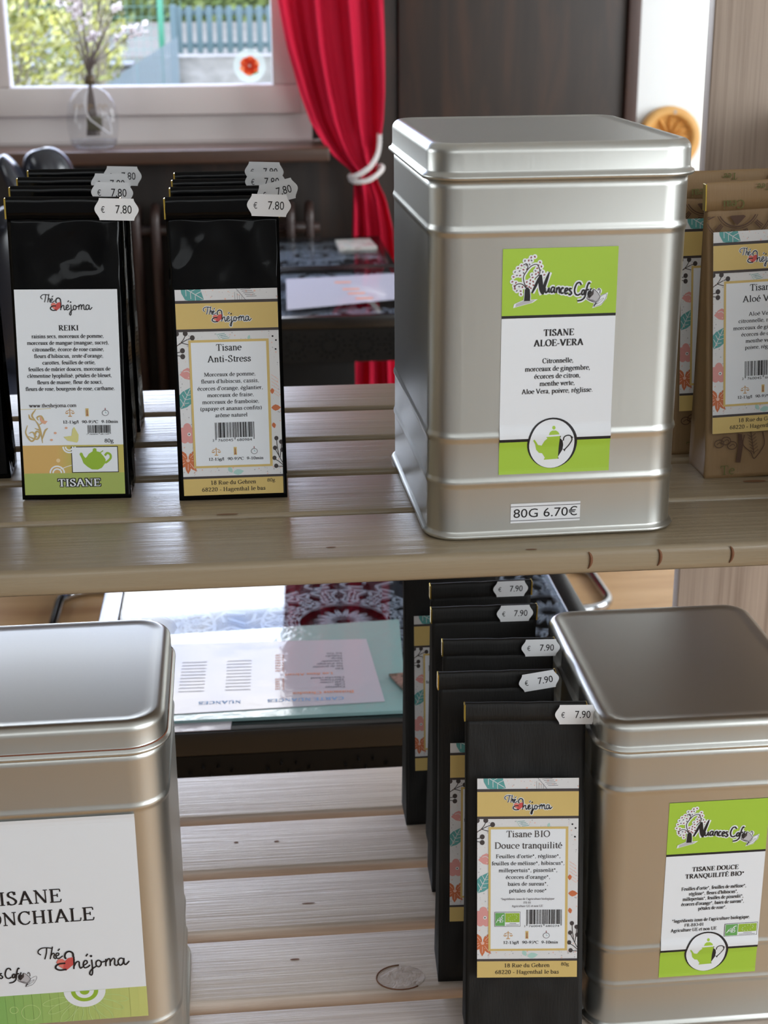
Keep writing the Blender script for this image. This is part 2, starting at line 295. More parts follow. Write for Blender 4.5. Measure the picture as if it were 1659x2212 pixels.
# glyph: width, [pen strokes], [serif bars (x, y, half)], [dots (x, y, r)], [thin strokes]
def G(w, st=(), se=(), do=(), th=()): return (w, st, se, do, th)
FONT = {
 ' ': G(.25),
 'a': G(.44, [_c(.08,.35,.12,.42,.21,.44,.30,.40,.31,.30), _l(.31,.32,.31,.06), _c(.31,.08,.35,.01,.43,.04), _c(.31,.27,.18,.22,.08,.13,.12,.02,.22,.02,.31,.10)], (), [(.095,.345,.035)]),
 'b': G(.5, [_l(.12,.67,.12,0), _a(.27,.225,.16,.215,150,-150)], (), (), [_l(.03,.65,.12,.67)]),
 'c': G(.44, [_a(.24,.225,.18,.215,42,310)], (), [(.36,.35,.038)]),
 'd': G(.5, [_l(.37,.67,.37,0), _a(.23,.225,.16,.215,30,330)], [(.41,.012,.05)], (), [_l(.28,.65,.37,.67)]),
 'e': G(.44, [_a(.24,.225,.18,.215,8,312)], (), (), [_l(.07,.25,.41,.25)]),
 'f': G(.32, [_c(.34,.62,.29,.66,.21,.64,.17,.54), _l(.17,.56,.17,0)], [(.17,.012,.1)], [(.335,.61,.035)], [_l(.03,.43,.30,.43)]),
 'g': G(.5, [_a(.22,.31,.14,.135,0,360), _c(.14,.19,.09,.12,.14,.07,.33,.05,.43,-.03,.38,-.15,.22,-.2,.06,-.15,.07,-.05,.17,.03)], (), (), [_l(.32,.40,.47,.41)]),
 'h': G(.5, [_l(.12,.67,.12,0), _c(.12,.32,.21,.43,.32,.42,.38,.32,.38,.28), _l(.38,.30,.38,0)], [(.12,.012,.09),(.38,.012,.09)], (), [_l(.03,.65,.12,.67)]),
 'i': G(.28, [_l(.14,.45,.14,0)], [(.14,.012,.1)], [(.14,.61,.052)], [_l(.05,.42,.14,.45)]),
 'j': G(.28, [_l(.16,.45,.16,-.08), _c(.16,-.06,.13,-.18,.02,-.18)], (), [(.15,.61,.052),(.03,-.17,.04)], [_l(.06,.42,.16,.45)]),
 'l': G(.28, [_l(.14,.67,.14,0)], [(.14,.012,.1)], (), [_l(.05,.65,.14,.67)]),
 'm': G(.78, [_l(.12,.45,.12,0), _c(.12,.32,.21,.43,.32,.42,.39,.32,.39,.28), _l(.39,.3,.39,0), _c(.39,.32,.48,.43,.59,.42,.66,.32,.66,.28), _l(.66,.3,.66,0)], [(.12,.012,.09),(.39,.012,.09),(.66,.012,.09)], (), [_l(.03,.42,.12,.45)]),
 'n': G(.5, [_l(.12,.45,.12,0), _c(.12,.32,.21,.43,.32,.42,.38,.32,.38,.28), _l(.38,.30,.38,0)], [(.12,.012,.09),(.38,.012,.09)], (), [_l(.03,.42,.12,.45)]),
 'o': G(.5, [_a(.25,.225,.185,.215,0,360)]),
 'p': G(.5, [_l(.12,.45,.12,-.21), _a(.27,.225,.16,.215,150,-150)], [(.12,-.2,.09)], (), [_l(.03,.42,.12,.45)]),
 'q': G(.5, [_l(.38,.44,.38,-.21), _a(.23,.225,.16,.215,30,330)], [(.38,-.2,.09)]),
 'r': G(.35, [_l(.12,.45,.12,0), _c(.12,.3,.2,.42,.31,.42)], [(.12,.012,.09)], [(.30,.395,.042)], [_l(.03,.42,.12,.45)]),
 's': G(.39, [_c(.31,.35,.25,.43,.15,.43,.09,.35,.15,.27,.27,.2,.32,.11,.25,.02,.14,.02,.06,.11)], (), (), [_l(.31,.43,.32,.32), _l(.06,.02,.05,.13)]),
 't': G(.29, [_l(.14,.57,.14,.09), _c(.14,.11,.18,.02,.28,.05)], (), (), [_l(.03,.43,.27,.43)]),
 'u': G(.5, [_l(.12,.44,.12,.12), _c(.12,.15,.15,.03,.24,.02,.37,.1), _l(.38,.45,.38,0)], [(.42,.012,.05)], (), [_l(.03,.43,.12,.44), _l(.29,.43,.38,.45)]),
 'v': G(.46, [_l(.08,.44,.235,0), _l(.225,0,.38,.44)], [(.08,.44,.085),(.38,.44,.075)]),
 'w': G(.7, [_l(.08,.44,.22,0), _l(.21,0,.35,.43), _l(.34,.44,.48,0), _l(.47,0,.62,.44)], [(.08,.44,.085),(.34,.44,.07),(.62,.44,.075)]),
 'x': G(.48, [_l(.09,.44,.39,0), _l(.38,.44,.1,0)], [(.1,.44,.09),(.38,.44,.08),(.1,.012,.08),(.39,.012,.09)]),
 'y': G(.46, [_l(.08,.44,.25,.03), _c(.39,.44,.25,.03,.17,-.17,.07,-.18)], [(.08,.44,.085),(.38,.44,.075)], [(.08,-.165,.04)]),
 'z': G(.42, [_l(.09,.02,.34,.43), _l(.1,.02,.35,.43)], (), (), [_l(.07,.43,.36,.43), _l(.07,.02,.37,.02), _l(.07,.43,.06,.33), _l(.37,.02,.39,.13)]),
 'A': G(.7, [_l(.10,0,.345,.66), _l(.335,.66,.60,0)], [(.10,.012,.09),(.60,.012,.1)], (), [_l(.18,.22,.50,.22)]),
 'B': G(.65, [_l(.16,.66,.16,0), _a(.32,.5,.15,.148,90,-90), _a(.34,.178,.18,.168,90,-90)], (), (), [_l(.05,.648,.32,.648), _l(.16,.35,.34,.35), _l(.05,.012,.34,.012)]),
 'C': G(.66, [_a(.36,.33,.28,.325,46,314)], (), (), [_l(.565,.48,.575,.66), _l(.56,.1,.575,.16)]),
 'D': G(.71, [_l(.16,.66,.16,0), _a(.33,.33,.3,.318,90,-90)], (), (), [_l(.05,.648,.33,.648), _l(.05,.012,.33,.012)]),
 'E': G(.6, [_l(.16,.66,.16,0)], (), (), [_l(.05,.648,.53,.648), _l(.53,.65,.545,.52), _l(.16,.345,.41,.345), _l(.41,.43,.41,.26), _l(.05,.012,.54,.012), _l(.54,.012,.575,.15)]),
 'F': G(.56, [_l(.16,.66,.16,0)], [(.17,.012,.12)], (), [_l(.05,.648,.51,.648), _l(.51,.65,.525,.52), _l(.16,.345,.40,.345), _l(.40,.43,.40,.26)]),
 'G': G(.71, [_a(.36,.33,.28,.325,46,320), _l(.56,.28,.56,.06)], [(.56,.285,.1)], (), [_l(.565,.48,.575,.66)]),
 'H': G(.72, [_l(.16,.66,.16,0), _l(.56,.66,.56,0)], [(.16,.012,.11),(.56,.012,.11),(.16,.648,.11),(.56,.648,.11)], (), [_l(.16,.345,.56,.345)]),
 'I': G(.34, [_l(.17,.66,.17,0)], [(.17,.012,.12),(.17,.648,.12)]),
 'J': G(.4, [_l(.22,.66,.22,.12), _c(.22,.14,.18,.02,.06,.04)], [(.22,.648,.11)]),
 'K': G(.7, [_l(.16,.66,.16,0), _l(.17,.28,.52,.65), _l(.28,.39,.58,0)], [(.16,.012,.11),(.16,.648,.11),(.52,.648,.1),(.59,.012,.11)]),
 'L': G(.6, [_l(.16,.66,.16,0)], [(.16,.648,.11)], (), [_l(.05,.012,.53,.012), _l(.53,.012,.565,.17)]),
 'M': G(.88, [_l(.14,.66,.43,.04), _l(.43,.04,.73,.66), _l(.73,.66,.73,0)], [(.13,.012,.09),(.73,.012,.1),(.1,.648,.06),(.77,.648,.07)], (), [_l(.14,.66,.14,0)]),
 'N': G(.72, [_l(.12,.66,.57,.02)], [(.15,.012,.1),(.1,.648,.06),(.58,.648,.1)], (), [_l(.15,.64,.15,0), _l(.58,.66,.58,.0)]),
 'O': G(.72, [_a(.36,.33,.29,.325,0,360)]),
 'Q': G(.72, [_a(.36,.33,.29,.325,0,360), _c(.36,.01,.45,-.11,.62,-.15)]),
 'R': G(.67, [_l(.16,.66,.16,0), _a(.32,.49,.165,.158,90,-90), _l(.3,.33,.57,0)], [(.16,.012,.11),(.6,.012,.07)], (), [_l(.05,.648,.32,.648), _l(.16,.332,.32,.332)]),
 'S': G(.55, [_c(.43,.5,.37,.63,.25,.65,.13,.57,.15,.44,.34,.32,.46,.18,.4,.05,.26,.01,.13,.06,.08,.19)], (), (), [_l(.435,.5,.44,.66), _l(.08,.19,.075,0)]),
 'T': G(.61, [_l(.305,.66,.305,0)], [(.305,.012,.12)], (), [_l(.04,.648,.57,.648), _l(.045,.65,.03,.49), _l(.565,.65,.58,.49)]),
 'U': G(.72, [_l(.16,.66,.16,.2), _c(.16,.22,.2,.06,.36,.01,.52,.06,.565,.22)], [(.16,.648,.11),(.57,.648,.09)], (), [_l(.568,.66,.568,.2)]),
 'V': G(.7, [_l(.09,.66,.36,.0), _l(.35,0,.61,.66)], [(.09,.648,.1),(.61,.648,.08)]),
 '0': G(.5, [_a(.25,.33,.175,.325,0,360)]), '1': G(.5, [_l(.26,.66,.26,0)], [(.26,.012,.12)], (), [_l(.13,.57,.26,.66)]),
 '2': G(.5, [_c(.08,.5,.14,.62,.25,.65,.37,.56,.35,.4,.2,.18,.08,.04), _l(.07,.04,.42,.04)], (), (), [_l(.07,.02,.43,.02), _l(.43,.02,.45,.13)]),
 '3': G(.5, [_c(.1,.54,.19,.65,.32,.6,.33,.44,.2,.36), _c(.2,.36,.37,.3,.4,.14,.26,.01,.08,.05)]), '4': G(.5, [_l(.33,.66,.33,0), _l(.05,.19,.45,.19)], (), (), [_l(.33,.66,.05,.2)]),
 '5': G(.5, [_c(.12,.37,.28,.4,.4,.26,.36,.08,.2,.01,.07,.05), _l(.16,.63,.4,.63)], (), (), [_l(.16,.64,.12,.37)]), '6': G(.5, [_c(.41,.65,.2,.54,.09,.3,.09,.2), _a(.25,.2,.16,.19,0,360)]),
 '7': G(.5, [_l(.08,.62,.42,.62), _l(.43,.64,.2,0)], (), (), [_l(.08,.63,.06,.5)]), '8': G(.5, [_a(.25,.49,.13,.155,0,360), _a(.25,.175,.165,.17,0,360)]),
 '9': G(.5, [_a(.25,.45,.16,.195,0,360), _c(.41,.45,.36,.2,.1,.01)]),
 ',': G(.25, (), (), [(.12,.05,.05)], [_l(.155,.04,.08,-.11)]), '.': G(.25, (), (), [(.12,.05,.052)]), "'": G(.22, [_l(.12,.66,.09,.47)]),
 '-': G(.33, (), (), (), [_l(.04,.23,.29,.23), _l(.04,.2,.29,.2)]), '(': G(.33, [_a(.4,.25,.28,.45,130,230)]), ')': G(.33, [_a(-.07,.25,.28,.45,50,-50)]),
 '*': G(.42, [_l(.2,.62,.2,.38), _l(.1,.56,.3,.44), _l(.1,.44,.3,.56)]), '/': G(.28, [_l(0,-.02,.27,.67)]), '\u00b0': G(.3, [_a(.14,.52,.08,.09,0,360)], (), (), [_l(.04,.36,.24,.36)]),
}
for _m in 'WXYZPkW': FONT.setdefault(_m, FONT['x'])
def acc(base, st, dx=0): w, a, b, c, t = FONT[base]; return (w, list(a)+st, b, c, t)
FONT['\u00e9'] = acc('e', [_l(.2,.5,.31,.64)]); FONT['\u00c9'] = acc('E', [_l(.26,.7,.38,.82)])
FONT['\u00fb'] = acc('u', [_l(.15,.52,.25,.63), _l(.25,.63,.35,.52)]); FONT['\u00f4'] = acc('o', [_l(.15,.52,.25,.63), _l(.25,.63,.35,.52)])

SANS = {}
def sans_polys(txt):
    """triangles of a line of plain sans lettering (built-in font), 1 unit high, origin left baseline"""
    if txt in SANS: return SANS[txt]
    cu = bpy.data.curves.new('lettering', 'FONT'); cu.body = txt; cu.resolution_u = 3
    o = bpy.data.objects.new('lettering', cu); COL.objects.link(o)
    dg = bpy.context.evaluated_depsgraph_get(); me = o.evaluated_get(dg).to_mesh()
    vs = [(v.co.x, v.co.y) for v in me.vertices]; fs = [tuple(p.vertices) for p in me.polygons]
    o.evaluated_get(dg).to_mesh_clear(); bpy.data.objects.remove(o); bpy.data.curves.remove(cu)
    SANS[txt] = (vs, fs)
    return SANS[txt]
def clip_poly(P, x0, y0, x1, y1):
    for ax, lo, sg in ((0, x0, 1), (0, x1, -1), (1, y0, 1), (1, y1, -1)):
        out = []
        for i in range(len(P)):
            a, b = P[i-1], P[i]; da, db = sg*(a[ax]-lo), sg*(b[ax]-lo)
            if (da < 0) != (db < 0):
                t = da/(da-db); out.append((a[0]+(b[0]-a[0])*t, a[1]+(b[1]-a[1])*t))
            if db >= 0: out.append(b)
        P = out
        if len(P) < 3: return []
    return P
class Print:
    """flat printing in label units (u right, v down) laid on a plane facing -Y; several named pieces"""
    def __init__(s, W, H, ku, kv, warp=None, layer=7e-5):
        s.W, s.H, s.ku, s.kv, s.warp, s.ly = W, H, ku, kv, warp, layer; s.p = {}; s.cur = 'label'; s.clip = None; s.tf = None; s.h = 0; s.hc = 0
    def to(s, name): s.cur = name; return s
    def P(s, u, v, lay):
        if s.tf: u, v = s.tf(u, v)
        x = (u-s.W/2)*s.ku; z = (s.H-v)*s.kv
        return (x, -s.ly*(lay+1) - (s.warp(x, z) if s.warp else 0), z)
    def step(s, lay):       # overlapping shapes of one layer are kept a hair apart
        s.hc += 1
        return lay + (s.hc % 30)*.03
    def poly(s, pts, m, lay=1, clip=True):
        if lay > 0: lay = s.step(lay)
        pts = [tuple(p[:2]) for p in pts]
        if s.clip and clip: pts = clip_poly(pts, *s.clip)
        if len(pts) < 3: return
        ar = sum(pts[i-1][0]*pts[i][1]-pts[i][0]*pts[i-1][1] for i in range(len(pts)))
        if ar > 0: pts = pts[::-1]
        mb = s.p.setdefault(s.cur, MB()); v0, v1 = min(q[1] for q in pts), max(q[1] for q in pts)
        if s.warp and v1-v0 > 24:       # the label bends over the beads: cut into narrow bands
            for k in range(int(v0//20), int(v1//20)+1):
                q = clip_poly(pts, -1e4, k*20, 1e4, k*20+20)
                if len(q) > 2 and max(p[1] for p in q)-min(p[1] for p in q) > 1e-6: mb.add([s.P(u, v, lay) for u, v in q], [tuple(range(len(q)))], m)
        else: mb.add([s.P(u, v, lay) for u, v in pts], [tuple(range(len(pts)))], m)
    def rect(s, u0, v0, u1, v1, m, lay=0, nv=1):
        for i in range(nv):
            a, b = v0+(v1-v0)*i/nv, v0+(v1-v0)*(i+1)/nv
            s.poly([(u0, a), (u0, b), (u1, b), (u1, a)], m, lay)
    def ell(s, u, v, ru, rv, m, lay=1, n=18, rot=0):
        c, q = math.cos(rot), math.sin(rot)
        s.poly([(u+ru*math.cos(2*PI*k/n)*c-rv*math.sin(2*PI*k/n)*q, v+ru*math.cos(2*PI*k/n)*q+rv*math.sin(2*PI*k/n)*c) for k in range(n)], m, lay)
    def stroke(s, path, w, m, lay=2, curve=True, pen=None, taper=None, n=5):
        path = [tuple(p[:2]) for p in (catmull(path, n) if curve else path)]
        if not s.clip: lay = s.step(lay)
        L, N = [], len(path)
        for i, p in enumerate(path):
            a, b = path[max(i-1, 0)], path[min(i+1, N-1)]
            dx, dy = b[0]-a[0], b[1]-a[1]; d = math.hypot(dx, dy) or 1
            ww = pen(math.atan2(-dy, dx)) if pen else w
            if taper: ww *= taper(i/(N-1))
            ww /= 2; L.append(((p[0]-dy/d*ww, p[1]+dx/d*ww), (p[0]+dy/d*ww, p[1]-dx/d*ww)))
        if s.clip:
            for i in range(N-1): s.poly([L[i][0], L[i+1][0], L[i+1][1], L[i][1]], m, lay)
        else:
            vs = [q for ab in L for q in ab]
            s.p.setdefault(s.cur, MB()).add([s.P(u, v, lay) for u, v in vs], [(2*i, 2*i+2, 2*i+3, 2*i+1) for i in range(N-1)], m)
    def text(s, t, u, v, size, m=None, lay=3, bold=False, width=None, align=.5, tf=None, heavy=1.0, flip=False):
        m = m or M_black
        adv = sum(FONT[c][0] for c in t); sx = size if not width else width/adv
        x = u - adv*sx*align
        thick, thin = ((.15, .055) if bold else (.098, .048)); thick *= heavy; thin *= heavy
        nib = math.radians(12)
        pen = lambda a: size*(thin+(thick-thin)*abs(math.sin(a-nib))**1.5)
        T = (lambda a, b: (2*u-a, 2*v-b)) if flip else (lambda a, b: (a, b))
        for c in t:
            w, st, se, do, th = FONT[c]
            f = lambda p: T(x+p[0]*sx, v-p[1]*size)
            for q in st: s.stroke([f(p) for p in q], 0, m, lay, False, pen)
            for q in th: s.stroke([f(p) for p in q], thin*size, m, lay, False)
            for (a, b, hh) in se: s.stroke([f((a-hh, b)), f((a+hh, b))], thin*size*.85, m, lay, False)
            for (a, b, r) in do: q = f((a, b)); s.ell(q[0], q[1], r*size*(1.15 if bold else 1), r*size*(1.15 if bold else 1), m, lay, 10)
            x += w*sx
    def sans(s, t, u, v, size, m, lay=3, width=None, align=.5, rot=0):
        vs, fs = sans_polys(t); x0 = min(p[0] for p in vs); x1 = max(p[0] for p in vs); sx = size if not width else width/(x1-x0)
        o = u-(x1-x0)*sx*align; c, q = math.cos(rot), math.sin(rot)
        def g(p): a, b = o+(p[0]-x0)*sx-u, -p[1]*size; return (u+a*c-b*q, v+a*q+b*c)
        s.p.setdefault(s.cur, MB()).add([s.P(*g(p), lay) for p in vs], fs, m)
    def build(s, parent, loc=(0, 0, 0), rot=(0, 0, 0), root='label', label=None):
        base = s.p[root].build(root, parent, loc, rot)
        if label: base['label'] = label
        for k, mb in s.p.items():
            if k != root: mb.build(k, base)
        return base

# ------------------------------------------------------------------ printed motifs
def brand_script(p, ox, oy, k, halo=False, kv=None):
    """the brush-lettered tea maker's name with its heart; drawn in a 540 x 230 box"""
    kv = kv or k
    T = [[(418,120),(403,105),(408,85),(430,72),(460,72),(484,78)], [(455,74),(450,112),(438,152)], [(490,66),(480,110),(470,154)], [(473,134),(488,114),(497,120),(492,142),(500,153),(507,146)],
         [(507,136),(521,128),(523,116),(511,115),(504,132),(510,150),(524,152),(545,136)], [(519,99),(531,84)]]
    Sh = [[(606,150),(604,122),(585,108),(564,118),(556,142),(562,160)], [(556,190),(520,192),(500,206),(499,224),(522,237),(560,234)]]
    R = [[(609,148),(607,195),(603,236)], [(606,216),(622,188),(637,188),(637,214),(643,234),(656,224)], [(662,216),(684,200),(681,182),(668,186),(660,212),(668,233),(690,226),(700,214)], [(680,152),(692,134)],
         [(712,178),(713,225),(711,272),(703,289),(694,276),(706,250),(738,226)], [(752,184),(738,196),(737,220),(750,233),(764,220),(766,198),(752,184)], [(758,188),(772,200),(790,196)],
         [(796,180),(793,232)], [(795,204),(811,180),(820,188),(819,232)], [(821,204),(838,180),(848,188),(846,222),(856,232),(866,224)], [(900,188),(882,182),(867,204),(876,232),(895,220),(902,188)], [(903,182),(902,218),(912,230),(934,206)]]
    f = lambda q: [((x-668)*k+ox, (y-175)*kv+oy) for x, y in q]
    heart = [(556,245),(515,208),(503,180),(515,160),(540,158),(556,174),(574,156),(600,152),(615,170),(606,202)]
    p.to('logo')
    if halo:
        for q in T: p.stroke(f(q), 22*k, M_labelw, 2)
        for q in Sh+R: p.stroke(f(q), 26*k, M_labelw, 2)
        p.poly([((x-556)*1.12*k+(556-668)*k+ox, (y-200)*1.12*kv+(200-175)*kv+oy) for x, y in heart], M_labelw, 2)
    p.poly(f(heart), M_red, 3); p.poly(f([(540,230),(515,206),(505,180),(516,162),(538,160),(556,176),(545,200)]), M_redl, 4)
    for q in T: p.stroke(f(q), 7.5*k, M_black, 5)
    for q in Sh: p.stroke(f(q), 11.5*k, M_black, 5)
    for q in R: p.stroke(f(q), 9*k, M_black, 5)
    e = f([(710, 152)])[0]; p.ell(e[0], e[1], 8*k, 8*kv, M_black, 5)

def cafe_logo(p, ox, oy, k, halo=True):
    """coffee tree, hand-drawn lettering and tipped cup; drawn in the box (250..1390, 150..800)"""
    f = lambda q: [((x-820)*k+ox, (y-470)*k+oy) for x, y in q]
    p.to('logo'); rnd = random.Random(3)
    beans = [(485,180),(528,172),(413,217),(457,215),(490,215),(375,272),(430,270),(468,262),(590,240),(333,302),(352,337),(397,322),(440,320),(572,275),(608,290),(300,347),(400,362),(322,388),(360,390),(283,405),(540,340),(598,335),(572,360),(625,355),(500,385),(545,378),(270,462),(312,475),(508,418),(440,470),(482,450),(515,467),(295,515),(352,522),(478,490),(302,548),(325,572),(370,577),(375,615),(390,530),(470,530),(490,545),(520,510),(645,390),(605,405),(440,515),(560,310)]
    L = {'N1': [(505,603),(545,520),(575,445),(605,385)], 'N2': [(600,388),(603,470),(615,570),(632,625)], 'N3': [(632,625),(652,520),(680,430),(705,358)],
         'u': [(660,545),(658,588),(672,604),(692,585),(704,545)], 'u2': [(706,545),(704,590),(718,602)], 'a': [(768,545),(745,540),(728,570),(732,600),(750,598),(770,560)], 'a2': [(770,540),(768,596),(782,606)],
         'n': [(796,545),(794,612)], 'n2': [(796,575),(812,548),(828,552),(828,598),(838,615)], 'c': [(880,560),(862,550),(846,580),(852,615),(880,612)], 'e': [(898,592),(924,580),(922,558),(902,562),(892,595),(902,624),(930,618)],
         's': [(972,566),(952,562),(946,582),(966,600),(974,622),(956,638),(938,628)], 'C': [(1086,525),(1068,494),(1034,505),(1010,570),(1018,625),(1048,645),(1082,628)], 'a3': [(1128,588),(1108,588),(1094,615),(1100,640),(1118,632),(1130,600)], 'a4': [(1130,585),(1126,632),(1138,645)],
         'f': [(1192,512),(1178,500),(1160,540),(1146,610),(1132,672),(1096,706),(1048,714)], 'f2': [(1136,590),(1180,580)], 'e2': [(1176,634),(1200,622),(1198,602),(1182,606),(1172,636),(1182,662),(1206,654)], 'ac': [(1194,588),(1210,568)]}
    wd = {'N1': 26, 'N2': 44, 'N3': 30}
    trunk = [(420,560),(450,530),(478,560),(486,640),(484,698),(412,698),(418,630)]
    br = [[(440,545),(408,470),(402,400),(440,330),(448,280),(430,252),(395,268)], [(440,330),(490,280),(550,262),(580,300),(590,370),(540,430)], [(435,545),(395,500),(350,488),(310,505),(300,540)]]
    ground = [(312,768),(320,730),(400,695),(500,690),(545,688),(500,720),(400,745)]
    cup = [(1212,618),(1240,580),(1300,640),(1312,690),(1270,738),(1210,722),(1160,690),(1175,655)]
    saucer = [(1245,790),(1262,742),(1330,665),(1392,640),(1380,700),(1330,765)]
    grow = lambda g, c: f([((x-c[0])*1.24+c[0], (y-c[1])*1.24+c[1]) for x, y in g])
    p.to('coffee_tree')
    if halo:
        for b in beans: q = f([b])[0]; p.ell(q[0], q[1], 29*k, 29*k, M_labelw, 2, 12)
        for q in br: p.stroke(f(q), 44*k, M_labelw, 2)
        p.poly(grow(trunk, (450, 620)), M_labelw, 2); p.poly(grow(ground, (420, 720)), M_labelw, 2)
    p.poly(f(ground), M_lgrey, 3)
    for b in beans:
        q = f([b])[0]; m = rnd.choice([M_bean, M_bean, M_bean, M_grey]); a = rnd.random()*3
        p.ell(q[0], q[1], 14*k, 9.5*k, m, 3, 10, a)
    for q in br: p.stroke(f(q), 11*k, M_char, 4)
    p.poly(f(trunk), M_black, 4)
    p.to('logo')
    if halo:
        for n, q in L.items(): p.stroke(f(q), (wd.get(n, 20)+34)*k, M_labelw, 2)
    for n, q in L.items(): p.stroke(f(q), wd.get(n, 19)*k, M_black, 5, True, None, (lambda t: .45+.75*math.sin(PI*min(1, t*.9+.12))) if n[0] == 'N' else None)
    p.to('coffee_cup')
    if halo:
        p.poly(grow(cup, (1240, 655)), M_labelw, 2); p.poly(grow(saucer, (1320, 715)), M_labelw, 2); p.ell(*f([(1300, 605)])[0], 36*k, 40*k, M_labelw, 2)
    p.poly(f(cup), M_lgrey, 3); p.poly(f([(1212,618),(1240,582),(1236,640),(1190,690),(1172,680),(1178,655)]), M_char, 4); p.poly(f([(1165,690),(1230,706),(1280,735),(1215,724)]), M_grey, 4)
    p.stroke(f(cup+[cup[0]]), 6*k, M_char, 4); p.stroke(f([(1288,600),(1295,575),(1312,590),(1312,635)]), 10*k, M_char, 4)
    p.stroke(f(saucer+[saucer[0]]), 5*k, M_grey, 4); p.stroke(f([(1275,760),(1320,710),(1360,690),(1330,730),(1275,765)]), 4*k, M_grey, 4); p.stroke(f([(1245,785),(1275,745)]), 12*k, M_black, 4)

def teapot_emblem(p, cu, cv, k, kv):
    f = lambda q: [((x-748)*k+cu, (y-1075)*kv+cv) for x, y in q]
    p.to('teapot_emblem')
    p.ell(cu, cv, 305*k, 312*kv, M_black, 3, 40); p.ell(cu-5*k, cv+8*kv, 277*k, 300*kv, M_labelw, 4, 40)
    p.poly(f([(668,990),(836,984),(826,1272),(650,1278),(664,1252),(628,1196),(590,1190),(555,1150),(540,1080),(512,1030),(525,1016),(550,1050),(575,1090),(620,1100),(650,1040),(684,1010)]), M_lime, 5)
    p.poly(f([(836,984),(850,984),(838,1010),(872,1045),(884,1100),(878,1160),(824,1250),(838,1268),(824,1272)]), M_black, 5)
    p.stroke(f([(880,1045),(888,1000),(925,980),(970,990),(985,1040),(950,1110),(905,1160),(900,1175)]), 15*k, M_black, 5)
    p.poly(f([(960,985),(1005,1005),(975,1022)]), M_black, 5); p.poly(f([(878,1150),(915,1160),(905,1186)]), M_black, 5)
    p.poly(f([(700,968),(712,935),(740,916),(785,916),(815,935),(830,965)]), M_lime, 5); p.ell(*f([(762, 884)])[0], 20*k, 22*kv, M_lime, 5)

def barcode(p, u0, u1, v0, v1, vg, digits, m=M_black):
    p.to('barcode'); r = random.Random(len(digits)+int(digits[-1])); u = u0; W = u1-u0
    n = 95; x = W/n; pat = '101' + ''.join(r.choice(['0001101', '0011001', '0010011', '0111101', '0100011', '0110001', '0101111']) for _ in range(6)) + '01010' + ''.join(r.choice(['1110010', '1100110', '1101100', '1000010', '1011100', '1001110']) for _ in range(6)) + '101'
    i = 0
    while i < n:
        j = i
        while j < n and pat[j] == pat[i]: j += 1
        if pat[i] == '1':
            g = i < 3 or 45 <= i < 50 or i >= 92
            p.rect(u0+i*x, v0, u0+j*x, vg if g else v1, m, 3)
        i = j
    s = (vg-v1)*1.35; b = vg+(vg-v1)*.75
    p.sans(digits[0], u0-s*.7, b, s*1.25, m, 3); p.sans(digits[1:7], u0+W*.26, b, s*1.25, m, 3, W*.38); p.sans(digits[7:], u0+W*.74, b, s*1.25, m, 3, W*.38)

def brew_icons(p, us, v, k, texts, tv, tsize, tw, tu):
    p.to('brewing_icons')
    a = us[0]; p.stroke([(a, v-40*k), (a, v+38*k)], 7*k, M_ochre, 3, False); p.stroke([(a-38*k, v-12*k), (a-20*k, v-18*k), (a, v-26*k), (a+20*k, v-18*k), (a+38*k, v-12*k)], 5*k, M_ochre, 3)
    p.stroke([(a-18*k, v+38*k), (a+18*k, v+38*k)], 8*k, M_ochre, 3, False)
    for d in (-30, 30): p.poly([(a+d*k-17*k, v+4*k), (a+d*k+17*k, v+4*k), (a+d*k+8*k, v+14*k), (a+d*k-8*k, v+14*k)], M_ochre, 3); p.stroke([(a+d*k-15*k, v+4*k), (a+d*k, v-14*k), (a+d*k+15*k, v+4*k)], 3*k, M_ochre, 3, False)
    a = us[1]; p.rect(a-15*k, v-40*k, a+15*k, v+40*k, M_yellow, 3); p.rect(a-4*k, v-26*k, a+4*k, v+30*k, M_bean, 4); p.ell(a, v+26*k, 8*k, 8*k, M_bean, 4, 10)
    a = us[2]; p.ell(a, v+8*k, 34*k, 30*k, M_grey, 3); p.ell(a, v+8*k, 28*k, 24*k, M_labelw, 4); p.rect(a-4*k, v-42*k, a+4*k, v-22*k, M_bean, 3); p.stroke([(a, v-8*k), (a, v+8*k), (a+14*k, v+8*k)], 4*k, M_teal, 5, False)
    for t, uu, w in zip(texts, tu, tw): p.text(t, uu, tv, tsize, M_black, 3, True, w)

def leaf(p, u, v, L, w, ang, m, vein, lay=2):
    c, s = math.cos(ang), math.sin(ang)
    f = lambda q: [(u+x*c-y*s, v+x*s+y*c) for x, y in q]
    p.poly(f([(0, 0), (L*.18, w*.62), (L*.42, w), (L*.7, w*.75), (L, 0), (L*.7, -w*.75), (L*.42, -w), (L*.18, -w*.62)]), m, lay)
    if vein:
        p.stroke(f([(L*.04, 0), (L*.95, 0)]), L*.025, vein, lay+1, False)
        for t in (.25, .45, .65): 
            for sg in (-1, 1): p.stroke(f([(L*t, sg*w*.06), (L*(t+.13), sg*w*.62)]), L*.022, vein, lay+1, False)

